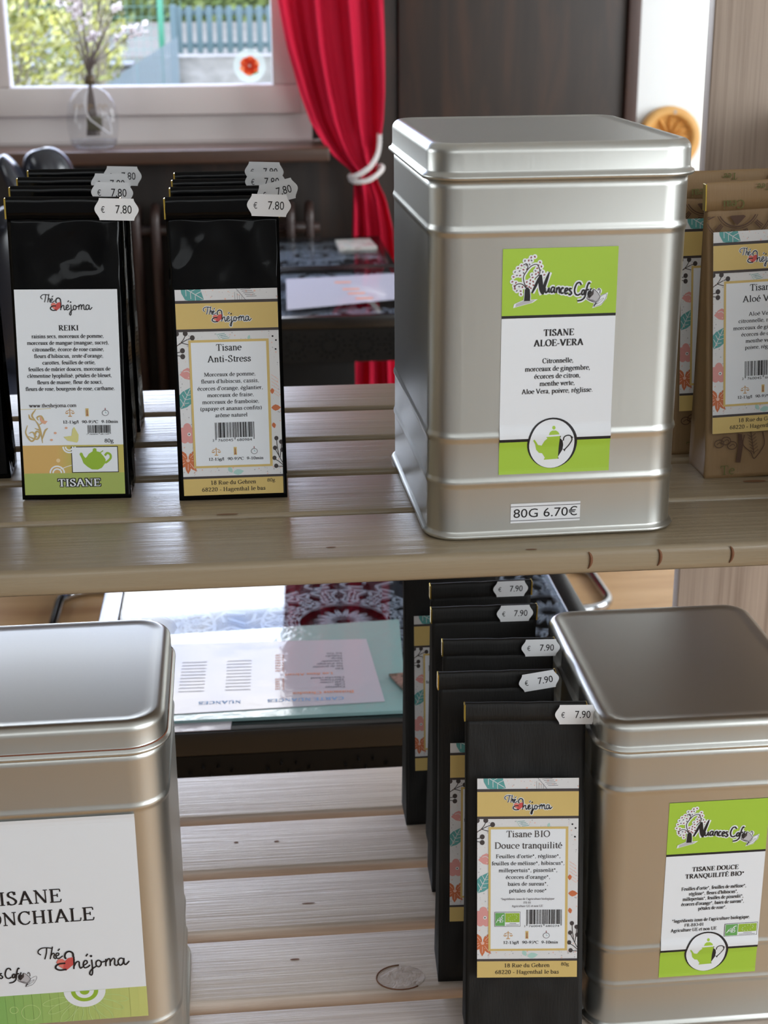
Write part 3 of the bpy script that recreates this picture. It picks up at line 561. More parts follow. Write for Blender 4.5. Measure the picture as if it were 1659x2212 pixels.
def deco_label(title, lines, digits, eco=None, tsize=96, sc=1.0):
    """mustard and white tea label with floral border; 1000 x 2050 units"""
    p = Print(1000, 2050, .0725*sc/1000, .1495*sc/2050); rnd = random.Random(11)
    p.rect(0, 0, 1000, 2050, M_labelw, 0); p.clip = (0, 0, 1000, 2050)
    p.rect(0, 0, 1000, 106, M_floral, 1); p.rect(0, 410, 1000, 1856, M_floral, 1)
    p.to('top_border'); p.clip = (0, 0, 1000, 106)
    leaf(p, 55, -40, 265, 95, .55, M_teal, M_floral)
    p.stroke([(590, -10), (690, 112)], 5, M_grey, 2, False)
    for i in range(5): p.stroke([(640+i*14, 10+i*16), (740+i*14, 2+i*18)], 5, M_grey, 2, False)
    for i in range(4): p.stroke([(585+i*22, 30+i*14), (585+i*22, 108)], 3, M_grey, 2, False)
    for i in range(26): p.ell(rnd.uniform(300, 1000), rnd.uniform(5, 100), *(2*[rnd.choice([4, 6, 10])]), rnd.choice([M_peach, M_peach, M_lgrey]), 2, 8)
    p.to('floral_border'); p.clip = (0, 410, 1000, 1856)
    for i in range(170):
        u = rnd.choice([rnd.uniform(0, 125), rnd.uniform(900, 1000), rnd.uniform(0, 1000)]); v = rnd.uniform(415, 1850)
        if 110 < u < 915 and 500 < v < 1770: v = rnd.choice([rnd.uniform(415, 490), rnd.uniform(1775, 1850)])
        p.ell(u, v, *(2*[rnd.choice([3, 4, 7])]), rnd.choice([M_peach, M_lgrey, M_lgrey, M_peach]), 2, 8)
    for q in ([(0, 545), (60, 490), (95, 420)], [(20, 530), (90, 490), (150, 470)], [(45, 515), (110, 535)], [(0, 610), (50, 600)], [(0, 640), (45, 645)]): p.stroke(q, 8, M_char, 2)
    for u, v in ((85, 425), (152, 468), (50, 592), (50, 650), (0, 425)): p.ell(u, v, 24, 26, M_char, 3)
    leaf(p, 160, 815, 150, 60, PI*.97, M_pink, None); p.stroke([(50, 800), (90, 795), (130, 830)], 6, M_floral, 3)
    leaf(p, 10, 1170, 235, 75, -1.12, M_teal, M_floral)
    for i in range(5): a = i*2*PI/5-.3; p.ell(62+52*math.cos(a), 1420+62*math.sin(a), 40, 46, M_pink, 2)
    p.ell(70, 1430, 40, 40, M_pink, 2); p.ell(78, 1425, 18, 18, M_floral, 3); p.ell(78, 1425, 7, 7, M_char, 4)
    for a in (-2.25, -.85, .95, 1.6, 2.5, 3.05, .1): leaf(p, 55+8*math.cos(a), 1690+8*math.sin(a), 130, 30, a, M_orange, None); p.stroke([(55+35*math.cos(a), 1690+35*math.sin(a)), (55+100*math.cos(a), 1690+100*math.sin(a))], 5, M_peach, 3, False)
    p.ell(55, 1690, 17, 17, M_peach, 3)
    for u, v in ((940, 470), (972, 510), (966, 598)): p.ell(u, v, 9, 9, M_black, 2)
    for i in range(6): p.stroke([(915, 850+i*34), (985, 900+i*34)], 5, M_peach, 2, False)
    leaf(p, 905, 1180, 96, 32, .02, M_orange, None); leaf(p, 920, 985, 60, 20, 1.6, M_orange, None); leaf(p, 920, 1330, 60, 20, 1.4, M_orange, None)
    for q in ([(1000, 1740), (955, 1650), (925, 1590)], [(965, 1670), (950, 1560), (948, 1500)], [(975, 1690), (990, 1600), (995, 1540)], [(1000, 1760), (955, 1720), (915, 1700)], [(1000, 1780), (950, 1776)]): p.stroke(q, 8, M_char, 2)
    for u, v in ((945, 1490), (992, 1528), (928, 1588), (1000, 1610), (935, 1772), (920, 1690)): p.ell(u, v, 21, 23, M_char, 3)
    p.stroke([(385, 430), (430, 500)], 5, M_mint, 2, False)
    for i in range(4): p.stroke([(400+i*14, 440+i*15), (470+i*14, 432+i*15)], 5, M_teal, 2, False)
    leaf(p, 700, 500, 50, 14, -1.3, M_mint, None); leaf(p, 500, 1830, 110, 30, -.15, M_mint, None); leaf(p, 455, 1770, 70, 22, 1.0, M_mint, None)
    p.clip = None
    p.to('label'); p.rect(0, 106, 1000, 134, M_char, 4); p.rect(0, 134, 1000, 384, M_yellow, 4); p.rect(0, 384, 1000, 410, M_char, 4)
    p.rect(0, 1856, 1000, 1880, M_char, 4); p.rect(0, 1880, 1000, 2050, M_yellow, 4)
    p.rect(112, 492, 900, 1772, M_yellow, 4); p.rect(134, 516, 874, 1750, M_labelw, 5)
    L0 = p.ly; p.p0 = 6
    class Q:  # printing above the frame
        pass
    o = p.stroke; 
    p2 = Print(1000, 2050, p.ku, p.kv, None); p2.p = p.p; p2.ly = p.ly
    base = p2.P
    p2.P = lambda u, v, lay: base(u, v, lay+4)
    brand_script(p2, 505, 262, .88, True)
    p2.to('title_text')
    for (t, w, v) in title: p2.text(t, 505, v, tsize, M_char if eco else M_black, 3, False, w, heavy=1.1)
    p2.to('ingredient_text')
    for (t, w, v) in lines: p2.text(t, 505, v, 57, M_black, 3, False, w, heavy=1.2)
    if eco:
        for t, w, v in (('*Ingr\u00e9dients issus de l\'agriculture biologique', 535, 1242), ('FR-01', 76, 1281), ('Agriculture UE et non UE', 310, 1316)): p2.text(t, 500, v, 32, M_grey, 3, False, w, heavy=1.3)
        eco_mark(p2, 173, 1366, 430, 1518); barcode(p2, 490, 843, 1344, 1495, 1512, digits)
    else: barcode(p2, 336, 728, 1315, 1468, 1490, digits)
    brew_icons(p2, (340, 530, 720) if not eco else (310, 497, 690), 1606, 1.0, ('12-15g/l', '90-95\u00b0C', '9-10min'), 1698, 44, (158, 164, 166), (338, 532, 725))
    p2.to('address_text'); p2.text('18 Rue du Gehren', 498, 1943, 60, M_black, 3, False, 458, heavy=1.1); p2.text('68220 - Hagenthal le bas', 500, 2012, 60, M_black, 3, False, 640, heavy=1.1); p2.text('80g', 880, 1930, 52, M_black, 3, False, 82)
    return p

def eco_mark(p, u0, v0, u1, v1):
    p.to('organic_mark'); w, h = u1-u0, v1-v0
    p.rect(u0, v0, u1, v1, M_char, 3); p.rect(u0+w*.014, v0+h*.03, u1-w*.014, v1-h*.03, M_labelw, 4)
    p.rect(u0+w*.03, v0+h*.06, u0+w*.4, v1-h*.06, M_green, 5); p.rect(u0+w*.42, v0+h*.08, u1-w*.03, v0+h*.7, M_green2, 5)
    a = u0+w*.1; f = lambda q: [(u0+x*w, v0+y*h) for x, y in q]
    p.stroke(f([(.07, .72), (.13, .5), (.20, .34), (.21, .72)]), w*.024, M_labelw, 6, False); p.stroke(f([(.1, .58), (.22, .56)]), w*.02, M_labelw, 6, False)
    p.stroke(f([(.25, .34), (.24, .7), (.31, .68), (.33, .58), (.25, .52), (.31, .46), (.3, .36), (.25, .34)]), w*.024, M_labelw, 6, False); p.stroke(f([(.27, .3), (.32, .22), (.36, .2)]), w*.03, M_labelw, 6)
    for i in range(12):
        t = i/12*2*PI; p.ell(u0+w*(.7+.17*math.cos(t)), v0+h*(.4+.2*math.sin(t)-.08*math.cos(t)), w*.012, w*.012, M_labelw, 6, 6)
    p.rect(u0+w*.58, v0+h*.76, u0+w*.84, v0+h*.8, M_grey, 5); p.rect(u0+w*.44, v0+h*.87, u0+w*.94, v0+h*.91, M_grey, 5)

def reiki_label():
    p = Print(1000, 2050, .0725/1000, .1495/2050)
    p.rect(0, 0, 1000, 2050, M_labelw, 0)
    p.rect(0, 1545, 1000, 1830, mat('label_apricot', (212, 172, 104), .5), 1)
    for i in range(9): p.rect(330+i*22, 1545, 352+i*22+2, 1830, mat('label_apricot_%d' % i, (212-i*3, 173+i, 104-i), .5), 2)
    p.rect(526, 1545, 1000, 1830, mat('label_honey', (196, 182, 98), .5), 2); p.rect(0, 1830, 1000, 2050, M_sage, 2)
    p.to('ornament_print')
    sw = mat('print_tan', (196, 168, 110), .55); st = mat('print_wheat', (214, 196, 130), .55)
    p.stroke([(0, 1180), (120, 1178), (300, 1172)], 5, st, 2)
    for q in ([(60,1340),(40,1420),(90,1500),(130,1460),(110,1410),(70,1420)], [(60,1450),(150,1480),(180,1400),(130,1370)], [(200,1520),(190,1420),(170,1340),(140,1290)], [(140,1290),(110,1240),(150,1180)], [(140,1290),(90,1270),(80,1230)], [(170,1340),(220,1300),(200,1250),(160,1260),(170,1290)], [(190,1430),(150,1400),(130,1440),(150,1460)], [(200,1480),(230,1400),(260,1370)]): p.stroke(q, 13, sw, 3, True, None, lambda t: .5+.8*math.sin(PI*t))
    bt = mat('print_butterfly', (226, 170, 140), .55)
    p.poly([(190,1240),(215,1290),(260,1300),(235,1330),(205,1320),(185,1290)], bt, 3)
    by = mat('print_straw', (218, 212, 140), .55)
    p.poly([(540,1520),(450,1500),(410,1460),(490,1450),(500,1390),(520,1360),(560,1440),(555,1500)], by, 3)
    for u, v in ((330,1420),(290,1490),(440,1370)): p.ell(u, v, 14, 11, bt, 3)
    for u, v, r in ((460,1560,60),(460,1560,36),(330,1790,70),(330,1790,42)):
        q = [(u+r*math.cos(t/10*PI+(0 if v < 1700 else PI)), v+r*math.sin(t/10*PI+(0 if v < 1700 else PI))+(0 if v < 1700 else 38)) for t in range(11)]; p.stroke(q, 15, M_labelw, 3)
    p.stroke([(360,1790),(440,1760),(520,1740)], 6, M_labelw, 3); p.ell(345, 1700, 20, 20, mat('print_cream', (232, 206, 160), .55), 3)
    brand_script(p, 505, 145, .93)
    p.to('title_text'); p.text('REIKI', 512, 400, 76, M_black, 3, True, 198)
    p.to('ingredient_text')
    for i, (t, w) in enumerate((('raisins secs, morceaux de pomme,', 705), ('morceaux de mangue (mangue, sucre),', 800), ('citronnelle, \u00e9corce de rose canine,', 700), ("fleurs d'hibiscus, zeste d'orange,", 680), ('carottes, feuilles de ortie,', 520), ('feuilles de m\u00fbrier douces, morceaux de', 805), ('cl\u00e9mentine lyophilis\u00e9, p\u00e9tales de bleuet,', 830), ('fleurs de mauve, fleur de souci,', 645), ('fleurs de rose, bourgeon de rose, carthame.', 880))):
        p.text(t, 500, 474+i*65, 56, M_black, 3, False, w, heavy=1.25)
    p.to('web_address'); p.text('www.theshejoma.com', 320, 1160, 54, M_char, 3, False, 465, heavy=1.25)
    brew_icons(p, (485, 655, 835), 1215, 1.0, ('12-15g/l', '90-95\u00b0C', '9-10min'), 1325, 44, (158, 164, 165), (488, 680, 875))
    barcode(p, 652, 880, 1345, 1425, 1435, '3760045681169')
    p.to('weight_text'); p.text('80g', 860, 1522, 58, M_black, 3, False, 92, heavy=1.1)
    p.to('teapot_picture'); p.rect(478, 1560, 945, 1828, M_black, 3); p.rect(486, 1568, 937, 1820, M_labelw, 4)
    f = lambda q: [((x-750)*.995+478, (y-1595)*1.0+1560) for x, y in q]
    p.poly(f([(905,1700),(925,1670),(965,1645),(970,1618),(985,1612),(1003,1618),(1005,1645),(1040,1655),(1075,1700),(1092,1730),(1085,1770),(1050,1815),(1010,1832),(950,1830),(905,1800),(868,1765),(850,1710),(832,1672),(845,1655),(862,1662),(872,1690),(890,1712)]), M_green2, 5)
    p.stroke(f([(1085,1690),(1110,1665),(1140,1680),(1142,1715),(1115,1745),(1085,1765)]), 22, M_green2, 5); p.stroke(f([(1040,1660),(1070,1640)]), 10, M_green2, 5)
    p.to('banner_text')
    for du in (-9, -5, 0, 5, 9):
        for dv in (-8, 0, 8): p.text('TISANE', 545+du, 1965+dv, 112, M_black, 3, True, 425)
    p.text('TISANE', 545, 1965, 112, M_labelw, 5, True, 425)
    return p

def tin_label(title, lines, warp, eco=False):
    p = Print(1000, 2050, .0755/1000, .1508/2050, warp)
    p.rect(0, 0, 1000, 588, M_lime, 0, 4); p.rect(0, 588, 1000, 613, M_black, 0); p.rect(0, 613, 1000, 1716, M_labelw, 0, 16); p.rect(0, 1716, 1000, 1744, M_black, 0, 2); p.rect(0, 1744, 1000, 2050, M_lime, 0, 6)
    cafe_logo(p, 490, 292, .735)
    p.to('title_text')
    for t, w, v, s in title: p.text(t, 505, v, s, M_black, 3, True, w)
    p.to('ingredient_text')
    for t, w, v, s, u in lines: p.text(t, u, v, s, M_black, 3, False, w, heavy=1.15)
    if eco: eco_mark(p, 645, 1448, 985, 1600)
    teapot_emblem(p, 475, 1768, .735, .765)
    return p

# ------------------------------------------------------------------ the setting
def struct(o, label, cat='room'): return tag(o, label, cat, None, 'structure')
FZ, CZ = -1.16, 1.85
def room():
    b = MB(); b.box((-3.2, -2.5, FZ-.05), (3.4, 4.35, FZ), M_floor); struct(b.build('floor'), 'light wooden plank floor of the tea room', 'floor')
    b = MB(); b.box((-3.2, -2.5, CZ), (3.4, 4.35, CZ+.05), M_cream); struct(b.build('ceiling'), 'pale plastered ceiling above the room', 'ceiling')
    # window wall: opening x -1.9 .. 0.17, z -0.13 .. 1.25
    b = MB(); b.box((-3.2, 4.2, FZ), (.47, 4.35, -.12), M_darkwood); b.box((-3.2, 4.2, -.12), (-1.9, 4.35, CZ), M_darkwood); b.box((-1.9, 4.2, 1.62), (.47, 4.35, CZ), M_darkwood); b.box((.19, 4.2, -.12), (.47, 4.35, 1.62), M_darkwood)
    struct(b.build('wall_back'), 'dark wooden wall around and below the window', 'wall')
    b = MB(); b.bbox((.474, 4.185, FZ), (1.235, 4.34, CZ), M_darkwood, .006); struct(b.build('wall_cladding'), 'dark stained wood cladding right of the red curtain', 'wall')
    b = MB(); b.bbox((1.237, 4.165, FZ), (1.279, 4.345, CZ), wood('dark_trim_wood', [(58, 38, 32), (76, 52, 44)], (30, 30, 2), .4), .004); struct(b.build('trim_1'), 'narrow dark brown trim at the edge of the wood cladding', 'trim')
    b = MB(); b.box((1.28, 4.2, FZ), (3.4, 4.35, CZ), M_white); struct(b.build('wall_plaster'), 'bright white plaster wall behind the carved disc', 'wall')
    b = MB(); b.box((3.4, -2.5, FZ), (3.5, 4.35, CZ), M_cream); struct(b.build('wall_right'), 'cream wall on the right side', 'wall')
    b = MB(); b.box((-3.3, -2.5, FZ), (-3.2, 4.35, CZ), M_darkwood); struct(b.build('wall_left'), 'dark wood panelled wall on the left side', 'wall')
    b = MB(); b.box((-3.2, -2.5, FZ), (3.4, -2.4, CZ), M_cream); struct(b.build('wall_front'), 'cream wall behind the camera', 'wall')
    # window: outer frame, two sashes, glass
    w = empty('window_1', (0, 4.2, 0)); struct(w, 'white plastic framed window looking onto the garden', 'window')
    def frame(x0, x1, z0, z1, t, y0, y1):
        f = MB()
        for a, c in (((x0, y0, z0), (x1, y1, z0+t)), ((x0, y0, z1-t), (x1, y1, z1)), ((x0, y0, z0+t), (x0+t, y1, z1-t)), ((x1-t, y0, z0+t), (x1, y1, z1-t))): f.bbox(a, c, M_pvc, .005)
        return f
    frame(-1.9, .19, -.12, 1.62, .085, .0, .07).build('window_frame', w)
    s = frame(-.87, .153, -.032, 1.57, .092, -.045, .03); s.build('sash', w)
    s = frame(-1.86, -.874, -.032, 1.57, .092, -.045, .03); s.build('sash', w)
    for x0, x1 in ((-.785, .068), (-1.775, -.96)):
        g = MB(); g.box((x0, -.008, .055), (x1, -.004, 1.485), M_pane); g.build('pane', w)
    gl = MB(); gl.box((-.78, -.03, .0585), (.06, -.010, .0625), mat('white_bead', (226, 226, 232), .35)); gl.build('glazing_bead', w)
    # sill
    b = MB(); b.bbox((-2.1, 3.93, -.165), (.23, 4.2, -.122), M_sillwood, .008, 3); struct(b.build('trim_2'), 'dark brown wooden window sill board', 'trim')
    b = MB(); b.box((-2.1, 4.17, -.122), (.23, 4.2, -.118), M_pvc); struct(b.build('trim_3'), 'thin white strip along the foot of the window frame', 'trim')
room()

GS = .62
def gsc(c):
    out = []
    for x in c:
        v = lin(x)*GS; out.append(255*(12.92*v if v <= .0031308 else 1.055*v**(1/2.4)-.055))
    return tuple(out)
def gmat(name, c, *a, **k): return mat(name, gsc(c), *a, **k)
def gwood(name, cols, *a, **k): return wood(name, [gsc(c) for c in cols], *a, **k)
# ------------------------------------------------------------------ the garden outside
def foliage(name, loc, size, n, cols, leafsize, label, cat, twig=None, group=None, seed=1):
    r = random.Random(seed); ms = [gmat('foliage_%d_%d_%d' % c, c, .8, spec=.1) for c in cols]; b = MB()
    for i in range(n):
        while True:
            q = Vector((r.uniform(-1, 1), r.uniform(-1, 1), r.uniform(-1, 1)))
            if q.length < 1 and q.length > .35: break
        c = Vector((q.x*size[0], q.y*size[1], q.z*size[2])); a = Vector((r.gauss(0, 1), r.gauss(0, 1), r.gauss(0, 1))).normalized(); t = a.orthogonal().normalized(); s = leafsize*r.uniform(.6, 1.3)
        bb = a.cross(t); b.add([c-t*s, c-bb*s*.5, c+t*s, c+bb*s*.5], [(0, 1, 2, 3)], r.choice(ms))
    o = empty(name, loc, 0, label, cat, group); b.build('foliage', o)
    st = MB(); m = twig or M_twig
    for i in range(18):
        a = r.uniform(0, 2*PI); x, y = size[0]*.8*r.random()*math.cos(a), size[1]*.8*r.random()*math.sin(a)
        st.tube([(x*.15, y*.15, FZ-.2-loc[2]), (x*.5, y*.5, -size[2]*.6), (x, y, size[2]*r.uniform(.2, .9))], [.014, .011, .004], m, 5)
    st.build('stems', o)
    return o
def garden():
    G0 = FZ-.2
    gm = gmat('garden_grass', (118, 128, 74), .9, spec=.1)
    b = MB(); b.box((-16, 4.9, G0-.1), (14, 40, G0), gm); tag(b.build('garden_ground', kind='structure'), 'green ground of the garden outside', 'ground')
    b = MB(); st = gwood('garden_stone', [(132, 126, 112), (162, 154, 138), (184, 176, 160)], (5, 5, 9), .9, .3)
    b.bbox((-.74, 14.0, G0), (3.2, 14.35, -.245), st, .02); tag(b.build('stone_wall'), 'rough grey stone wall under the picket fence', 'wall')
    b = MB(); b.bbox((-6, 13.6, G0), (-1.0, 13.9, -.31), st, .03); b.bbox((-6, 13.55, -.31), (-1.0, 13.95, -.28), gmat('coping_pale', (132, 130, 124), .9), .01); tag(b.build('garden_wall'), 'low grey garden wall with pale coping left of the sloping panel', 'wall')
    # pale bank behind wall, hedge
    b = MB(); pm = gwood('sandy_bank', [(96, 90, 74), (118, 111, 94)], (3, 3, 5), .9, .2)
    b.add([(-7, 15.2, G0), (5, 15.2, G0), (5, 16, -.32), (-7, 16, -.32), (5, 18.4, -.02), (-7, 18.4, -.02), (5, 18.4, G0), (-7, 18.4, G0)], [(0, 1, 2, 3), (3, 2, 4, 5), (5, 4, 6, 7)], pm)
    tag(b.build('earth_bank'), 'pale sandy bank rising behind the wire fence', 'bank')
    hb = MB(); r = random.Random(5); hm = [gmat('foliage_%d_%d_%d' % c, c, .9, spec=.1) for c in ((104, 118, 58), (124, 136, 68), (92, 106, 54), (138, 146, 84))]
    hb.box((-8, 19.3, G0), (7, 20.2, 2.3), hm[2])
    for i in range(7000):
        c = Vector((r.uniform(-8, 7), 19.25+r.uniform(-.12, .12), r.uniform(-.6, 1.2))); a = Vector((r.gauss(0, .6), -1, r.gauss(0, .6))).normalized(); t = a.orthogonal().normalized(); q = a.cross(t); s = r.uniform(.04, .1)
        hb.add([c-t*s, c-q*s*.6, c+t*s, c+q*s*.6], [(0, 1, 2, 3)], r.choice(hm))
    tag(hb.build('hedge'), 'clipped green hedge at the back of the garden', 'hedge')
    # picket fence
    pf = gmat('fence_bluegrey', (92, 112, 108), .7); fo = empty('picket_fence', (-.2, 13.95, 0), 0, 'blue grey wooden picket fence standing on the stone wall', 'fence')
    for i in range(11):
        m = MB(); x = -.40+i*.094; m.bbox((x, 0, -.215), (x+.056, .022, .205), pf, .004); m.build('picket', fo)
    for z in (-.17, .125):
        m = MB(); m.bbox((-.44, .024, z), (.72, .05, z+.05), pf, .004); m.build('rail', fo)
    m = MB(); m.bbox((-.455, -.02, G0), (-.395, .06, .22), pf, .006); m.build('post', fo)
    # sloping ribbed panel
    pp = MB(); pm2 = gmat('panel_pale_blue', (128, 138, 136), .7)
    n = 26
    for i in range(n):
        x0 = -1.31+(.75*i/n); x1 = x0+.75/n; z = lambda x: -.49+(x+1.31)/.75*.45
        pp.add([(x0, 13.2, G0), (x1-.006, 13.2, G0), (x1-.006, 13.2, z(x1)), (x0, 13.2, z(x0)), (x0, 13.24, G0), (x1-.006, 13.24, G0), (x1-.006, 13.24, z(x1)), (x0, 13.24, z(x0))], [(0, 1, 2, 3), (3, 2, 6, 7), (0, 3, 7, 4), (1, 5, 6, 2), (5, 4, 7, 6)], pm2)
    pp.box((-1.31, 13.235, G0), (-.56, 13.26, -.49), pm2)
    tag(pp.build('sloping_panel'), 'pale blue ribbed panel with sloping top edge beside the picket fence', 'panel')
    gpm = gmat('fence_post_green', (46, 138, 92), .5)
    wf = empty('wire_fence', (0, 14.6, 0), 0, 'green wire mesh fence with tall green posts', 'fence')
    for x in (-.77, -2.9, -5):
        m = MB(); m.tube([(x, 0, G0), (x, 0, .9)], .028, gpm, 10); m.build('post', wf)
    m = MB(); wm = gmat('wire_pale_green', (130, 172, 150), .6)
    for i in range(60): m.tube([(-5+i*.075, .02, -.6), (-5+i*.075, .02, .8)], .0025, wm, 4, cap=False)
    for i in range(14): m.tube([(-5, .02, -.6+i*.1), (-.7, .02, -.6+i*.1)], .0025, wm, 4, cap=False)
    m.build('wire_mesh', wf)
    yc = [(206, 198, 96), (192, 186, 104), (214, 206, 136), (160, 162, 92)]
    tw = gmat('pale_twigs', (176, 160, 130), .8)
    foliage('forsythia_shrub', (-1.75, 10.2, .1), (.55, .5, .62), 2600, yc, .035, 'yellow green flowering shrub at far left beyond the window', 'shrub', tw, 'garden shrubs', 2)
    foliage('forsythia_shrub', (-1.18, 11.4, .02), (.3, .3, .42), 900, yc, .03, 'smaller yellow green shrub behind the vase of flowers', 'shrub', tw, 'garden shrubs', 3)
    gr = MB(); r = random.Random(9)
    for i in range(110):
        a = r.uniform(-.9, .9); gr.tube([(r.gauss(0, .05), r.gauss(0, .05), -.75), (a*.22, r.gauss(0, .05), -.15), (a*.6, r.gauss(0, .1), r.uniform(.1, .42))], [.005, .004, .002], tw, 4)
    o = gr.build('dry_grass_clump', None, (-1.62, 9.2, -.62)); tag(o, 'clump of dry pale grass stems at left beyond the window', 'plant')
garden()

# ------------------------------------------------------------------ slatted display shelf
SX0, SX1 = -.50, .462
KX, KY = .050, .1025
ZL, YL = -.4057, -.0143
def shelf():
    root = empty('display_shelf', (0, 0, FZ), 0, 'beige wooden display shelf with two slatted boards holding the tea bags and tins', 'shelf')
    r = random.Random(4)
    def slat(y0, y1, z, t, m, notch=False):
        b = MB(); b.bbox((SX0, y0, z-t), (SX1, y1, z), m, .0035 if not notch else .005, 3)
        o = b.build('slat', root, (0, 0, -FZ))
        return o
    s = .0932
    for k in range(5):
        g0 = 0 if k == 0 else (.003 if k == 1 else .006); g1 = .003 if k == 0 else .006
        o = slat(k*s+g0, (k+1)*s-g1, 0, .018, M_slat, k == 0)
        if k == 0:
            for x in (.167, .2144, .2638):
                n = MB(); pts = []
                for i in range(9):
                    a = -1.1+2.2*i/8; pts.append((x+.004*math.cos(a)-.003, -.0006+.0002*math.cos(a), -.0075+.0068*math.sin(a)))
                n.tube(pts, [.0002+.0010*math.sin(PI*i/8) for i in range(9)], M_notch, 6); n.build('crescent_notch', o)
        for (kx, ky, a, b_) in {0: [(-.0046, .0228, .0035, .0009), (.128, .004, .004, .001)], 1: [(.3227, .1288, .009, .0028), (-.074, .098, .008, .0014)]}.get(k, []):
            n = MB(); n.add([(kx+a*math.cos(2*PI*i/14), ky+b_*math.sin(2*PI*i/14), .0003) for i in range(14)], [tuple(range(14))], M_notch if k == 0 else mat('pale_knot', (128, 92, 66), .6)); n.build('dark_fleck', o)
    s = .0945
    for k in range(5):
        o = slat(YL+k*s+(0 if k == 0 else .0065), YL+(k+1)*s-.0065, ZL, .018, M_slat_low)
        if k == 1:
            n = MB(); pts = [(KX+.020*math.cos(2*PI*i/28), KY+.016*math.sin(2*PI*i/28), ZL+.0003) for i in range(7, 25)]
            n.tube(pts, .0006, M_notch, 5); n.add([(KX+.0195*math.cos(2*PI*i/28), KY+.0155*math.sin(2*PI*i/28), ZL+.0002) for i in range(28)], [tuple(range(28))], M_knot); n.build('knot', o)
        if k in (1, 2, 3):
            for (kx, ky, a, b_) in {1: [(-.035, .055, .004, .0012)], 2: [(-.02, .04, .006, .001)], 3: [(-.083, .052, .0022, .0012), (-.045, .050, .0025, .0014)]}[k]:
                n = MB(); n.add([(kx+a*math.cos(2*PI*i/14), YL+k*s+ky+b_*math.sin(2*PI*i/14), ZL+.0003) for i in range(14)], [tuple(range(14))], M_notch); n.build('dark_fleck', o)
    for z in (0, ZL):
        for x0 in (SX0+.03, .385):
            b = MB(); b.bbox((x0, .03, z-.048), (x0+.035, .455, z-.0185), M_slat, .003); b.build('batten', root, (0, 0, -FZ))
    b = MB(); b.bbox((.3765, .4745, FZ), (.80, .493, .62), M_panel, .0015); b.build('upright_panel', root, (0, 0, -FZ))
    for x0 in (SX0-.02, SX1):
        b = MB(); b.bbox((x0, -.13, -.0185), (x0+.02, .468, .25), M_slat, .002); b.build('added_shade_cheek', root, (0, 0, -FZ))  # unseen cheeks added; height and forward reach set to shade the kraft bags
shelf()

# ------------------------------------------------------------------ tins
def rrect(W, D, r, off, n=9):
    pts = []; r2 = r+off
    for cx, cy, a0 in ((W-r, r, -90), (W-r, D-r, 0), (r, D-r, 90), (r, r, 180)):
        for k in range(n+1):
            a = math.radians(a0+90*k/n); pts.append((cx+r2*math.cos(a), cy+r2*math.sin(a)))
    return pts
BUMP = [(-.0045, 0), (-.0028, .0002), (-.0014, .0008), (0, .0011), (.0014, .0008), (.0028, .0002), (.0045, 0)]
def make_tin(label, loc, rz, W, D, r, Hr, Ht, beads, rust=False):
    t = empty('tea_tin', loc, rz, label, 'tin')
    b = MB(); prof = [(.0004, -.001), (.0006, .0018), (.0018, .0028), (.0032, .0020), (.0046, .0002), (.006, 0)]
    for z in sorted(beads): prof += [(z+d, o) for d, o in BUMP]
    prof += [(Hr-.008, 0), (Hr-.002, 0)]
    b.loops([[(x, y, z) for x, y in rrect(W, D, r, o)] for z, o in prof], M_tin, True, True); b.build('body', t)
    l = MB(); q = [(Hr-.0016, .0005), (Hr-.002, .003), (Hr-.0008, .0042), (Hr+.0008, .0038), (Hr+.002, .0018), (Hr+.004, .0012)]
    R = .0065
    q += [(Ht-R+R*math.sin(a*PI/16), .0012-R+R*math.cos(a*PI/16)) for a in range(0, 9)]
    q += [(Ht-.0004, -.008), (Ht-.0009, -.0105), (Ht-.0009, -.014)]
    l.loops([[(x, y, z) for x, y in rrect(W, D, r, o)] for z, o in q], M_tin, True, True); lid = l.build('lid', t)
    if rust:
        u = MB(); u.loops([[(x, y, z) for x, y in rrect(W, D, r, o)] for z, o in ((Hr+.0022, .0020), (Hr+.0026, .0023), (Hr+.0032, .0019))], M_rust); u.build('rust_line', lid)
    return t
def bead_warp(beads, z0):
    def f(x, z):
        zz = z+z0; w = 0
        for c in beads:
            d = abs(zz-c)
            if d < .009: w = max(w, .0014*(.5+.5*math.cos(PI*d/.009)))
        return w+.0003
    return f
BE = (.2073, .0715, .0399)
TW, TD, TR, THR, THT = .17, .2099, .0205, .2415, .2622
t1 = make_tin('large silver tin labelled TISANE ALOE-VERA standing on the upper shelf', (.0632, .0258, .0004), .0246, TW, TD, TR, THR, THT, BE)
p = tin_label([('TISANE', 268, 777, 88), ('ALOE-VERA', 438, 869, 88)],
              [('Citronnelle,', 277, 1024, 66, 505), ('morceaux de gingembre,', 580, 1095, 66, 505), ('\u00e9corces de citron,', 412, 1164, 66, 505), ('menthe verte,', 315, 1232, 66, 505), ('Aloe Vera, poivre, r\u00e9glisse.', 635, 1301, 66, 508)], bead_warp(BE, .0455))
p.build(t1, (.0834, 0, .0455))
pr = Print(480, 138, 1e-4, 1e-4); pr.rect(0, 0, 480, 138, M_tag); pr.to('price_text'); pr.sans('80G 6.70\u20ac', 240, 100, 90, M_black, 2, 440)
pr.rect(0, 18, 480, 22, M_char, 2); pr.rect(0, 119, 480, 123, M_char, 2)
pr.build(t1, (.0785, -.0003, .0105), root='label').name = 'price_label'
t2 = make_tin('silver tin labelled TISANE DOUCE TRANQUILIT\u00c9 BIO at right on the lower shelf', (.1878, .0217, ZL+.0004), .0011, TW, TD, TR, THR, THT, BE)
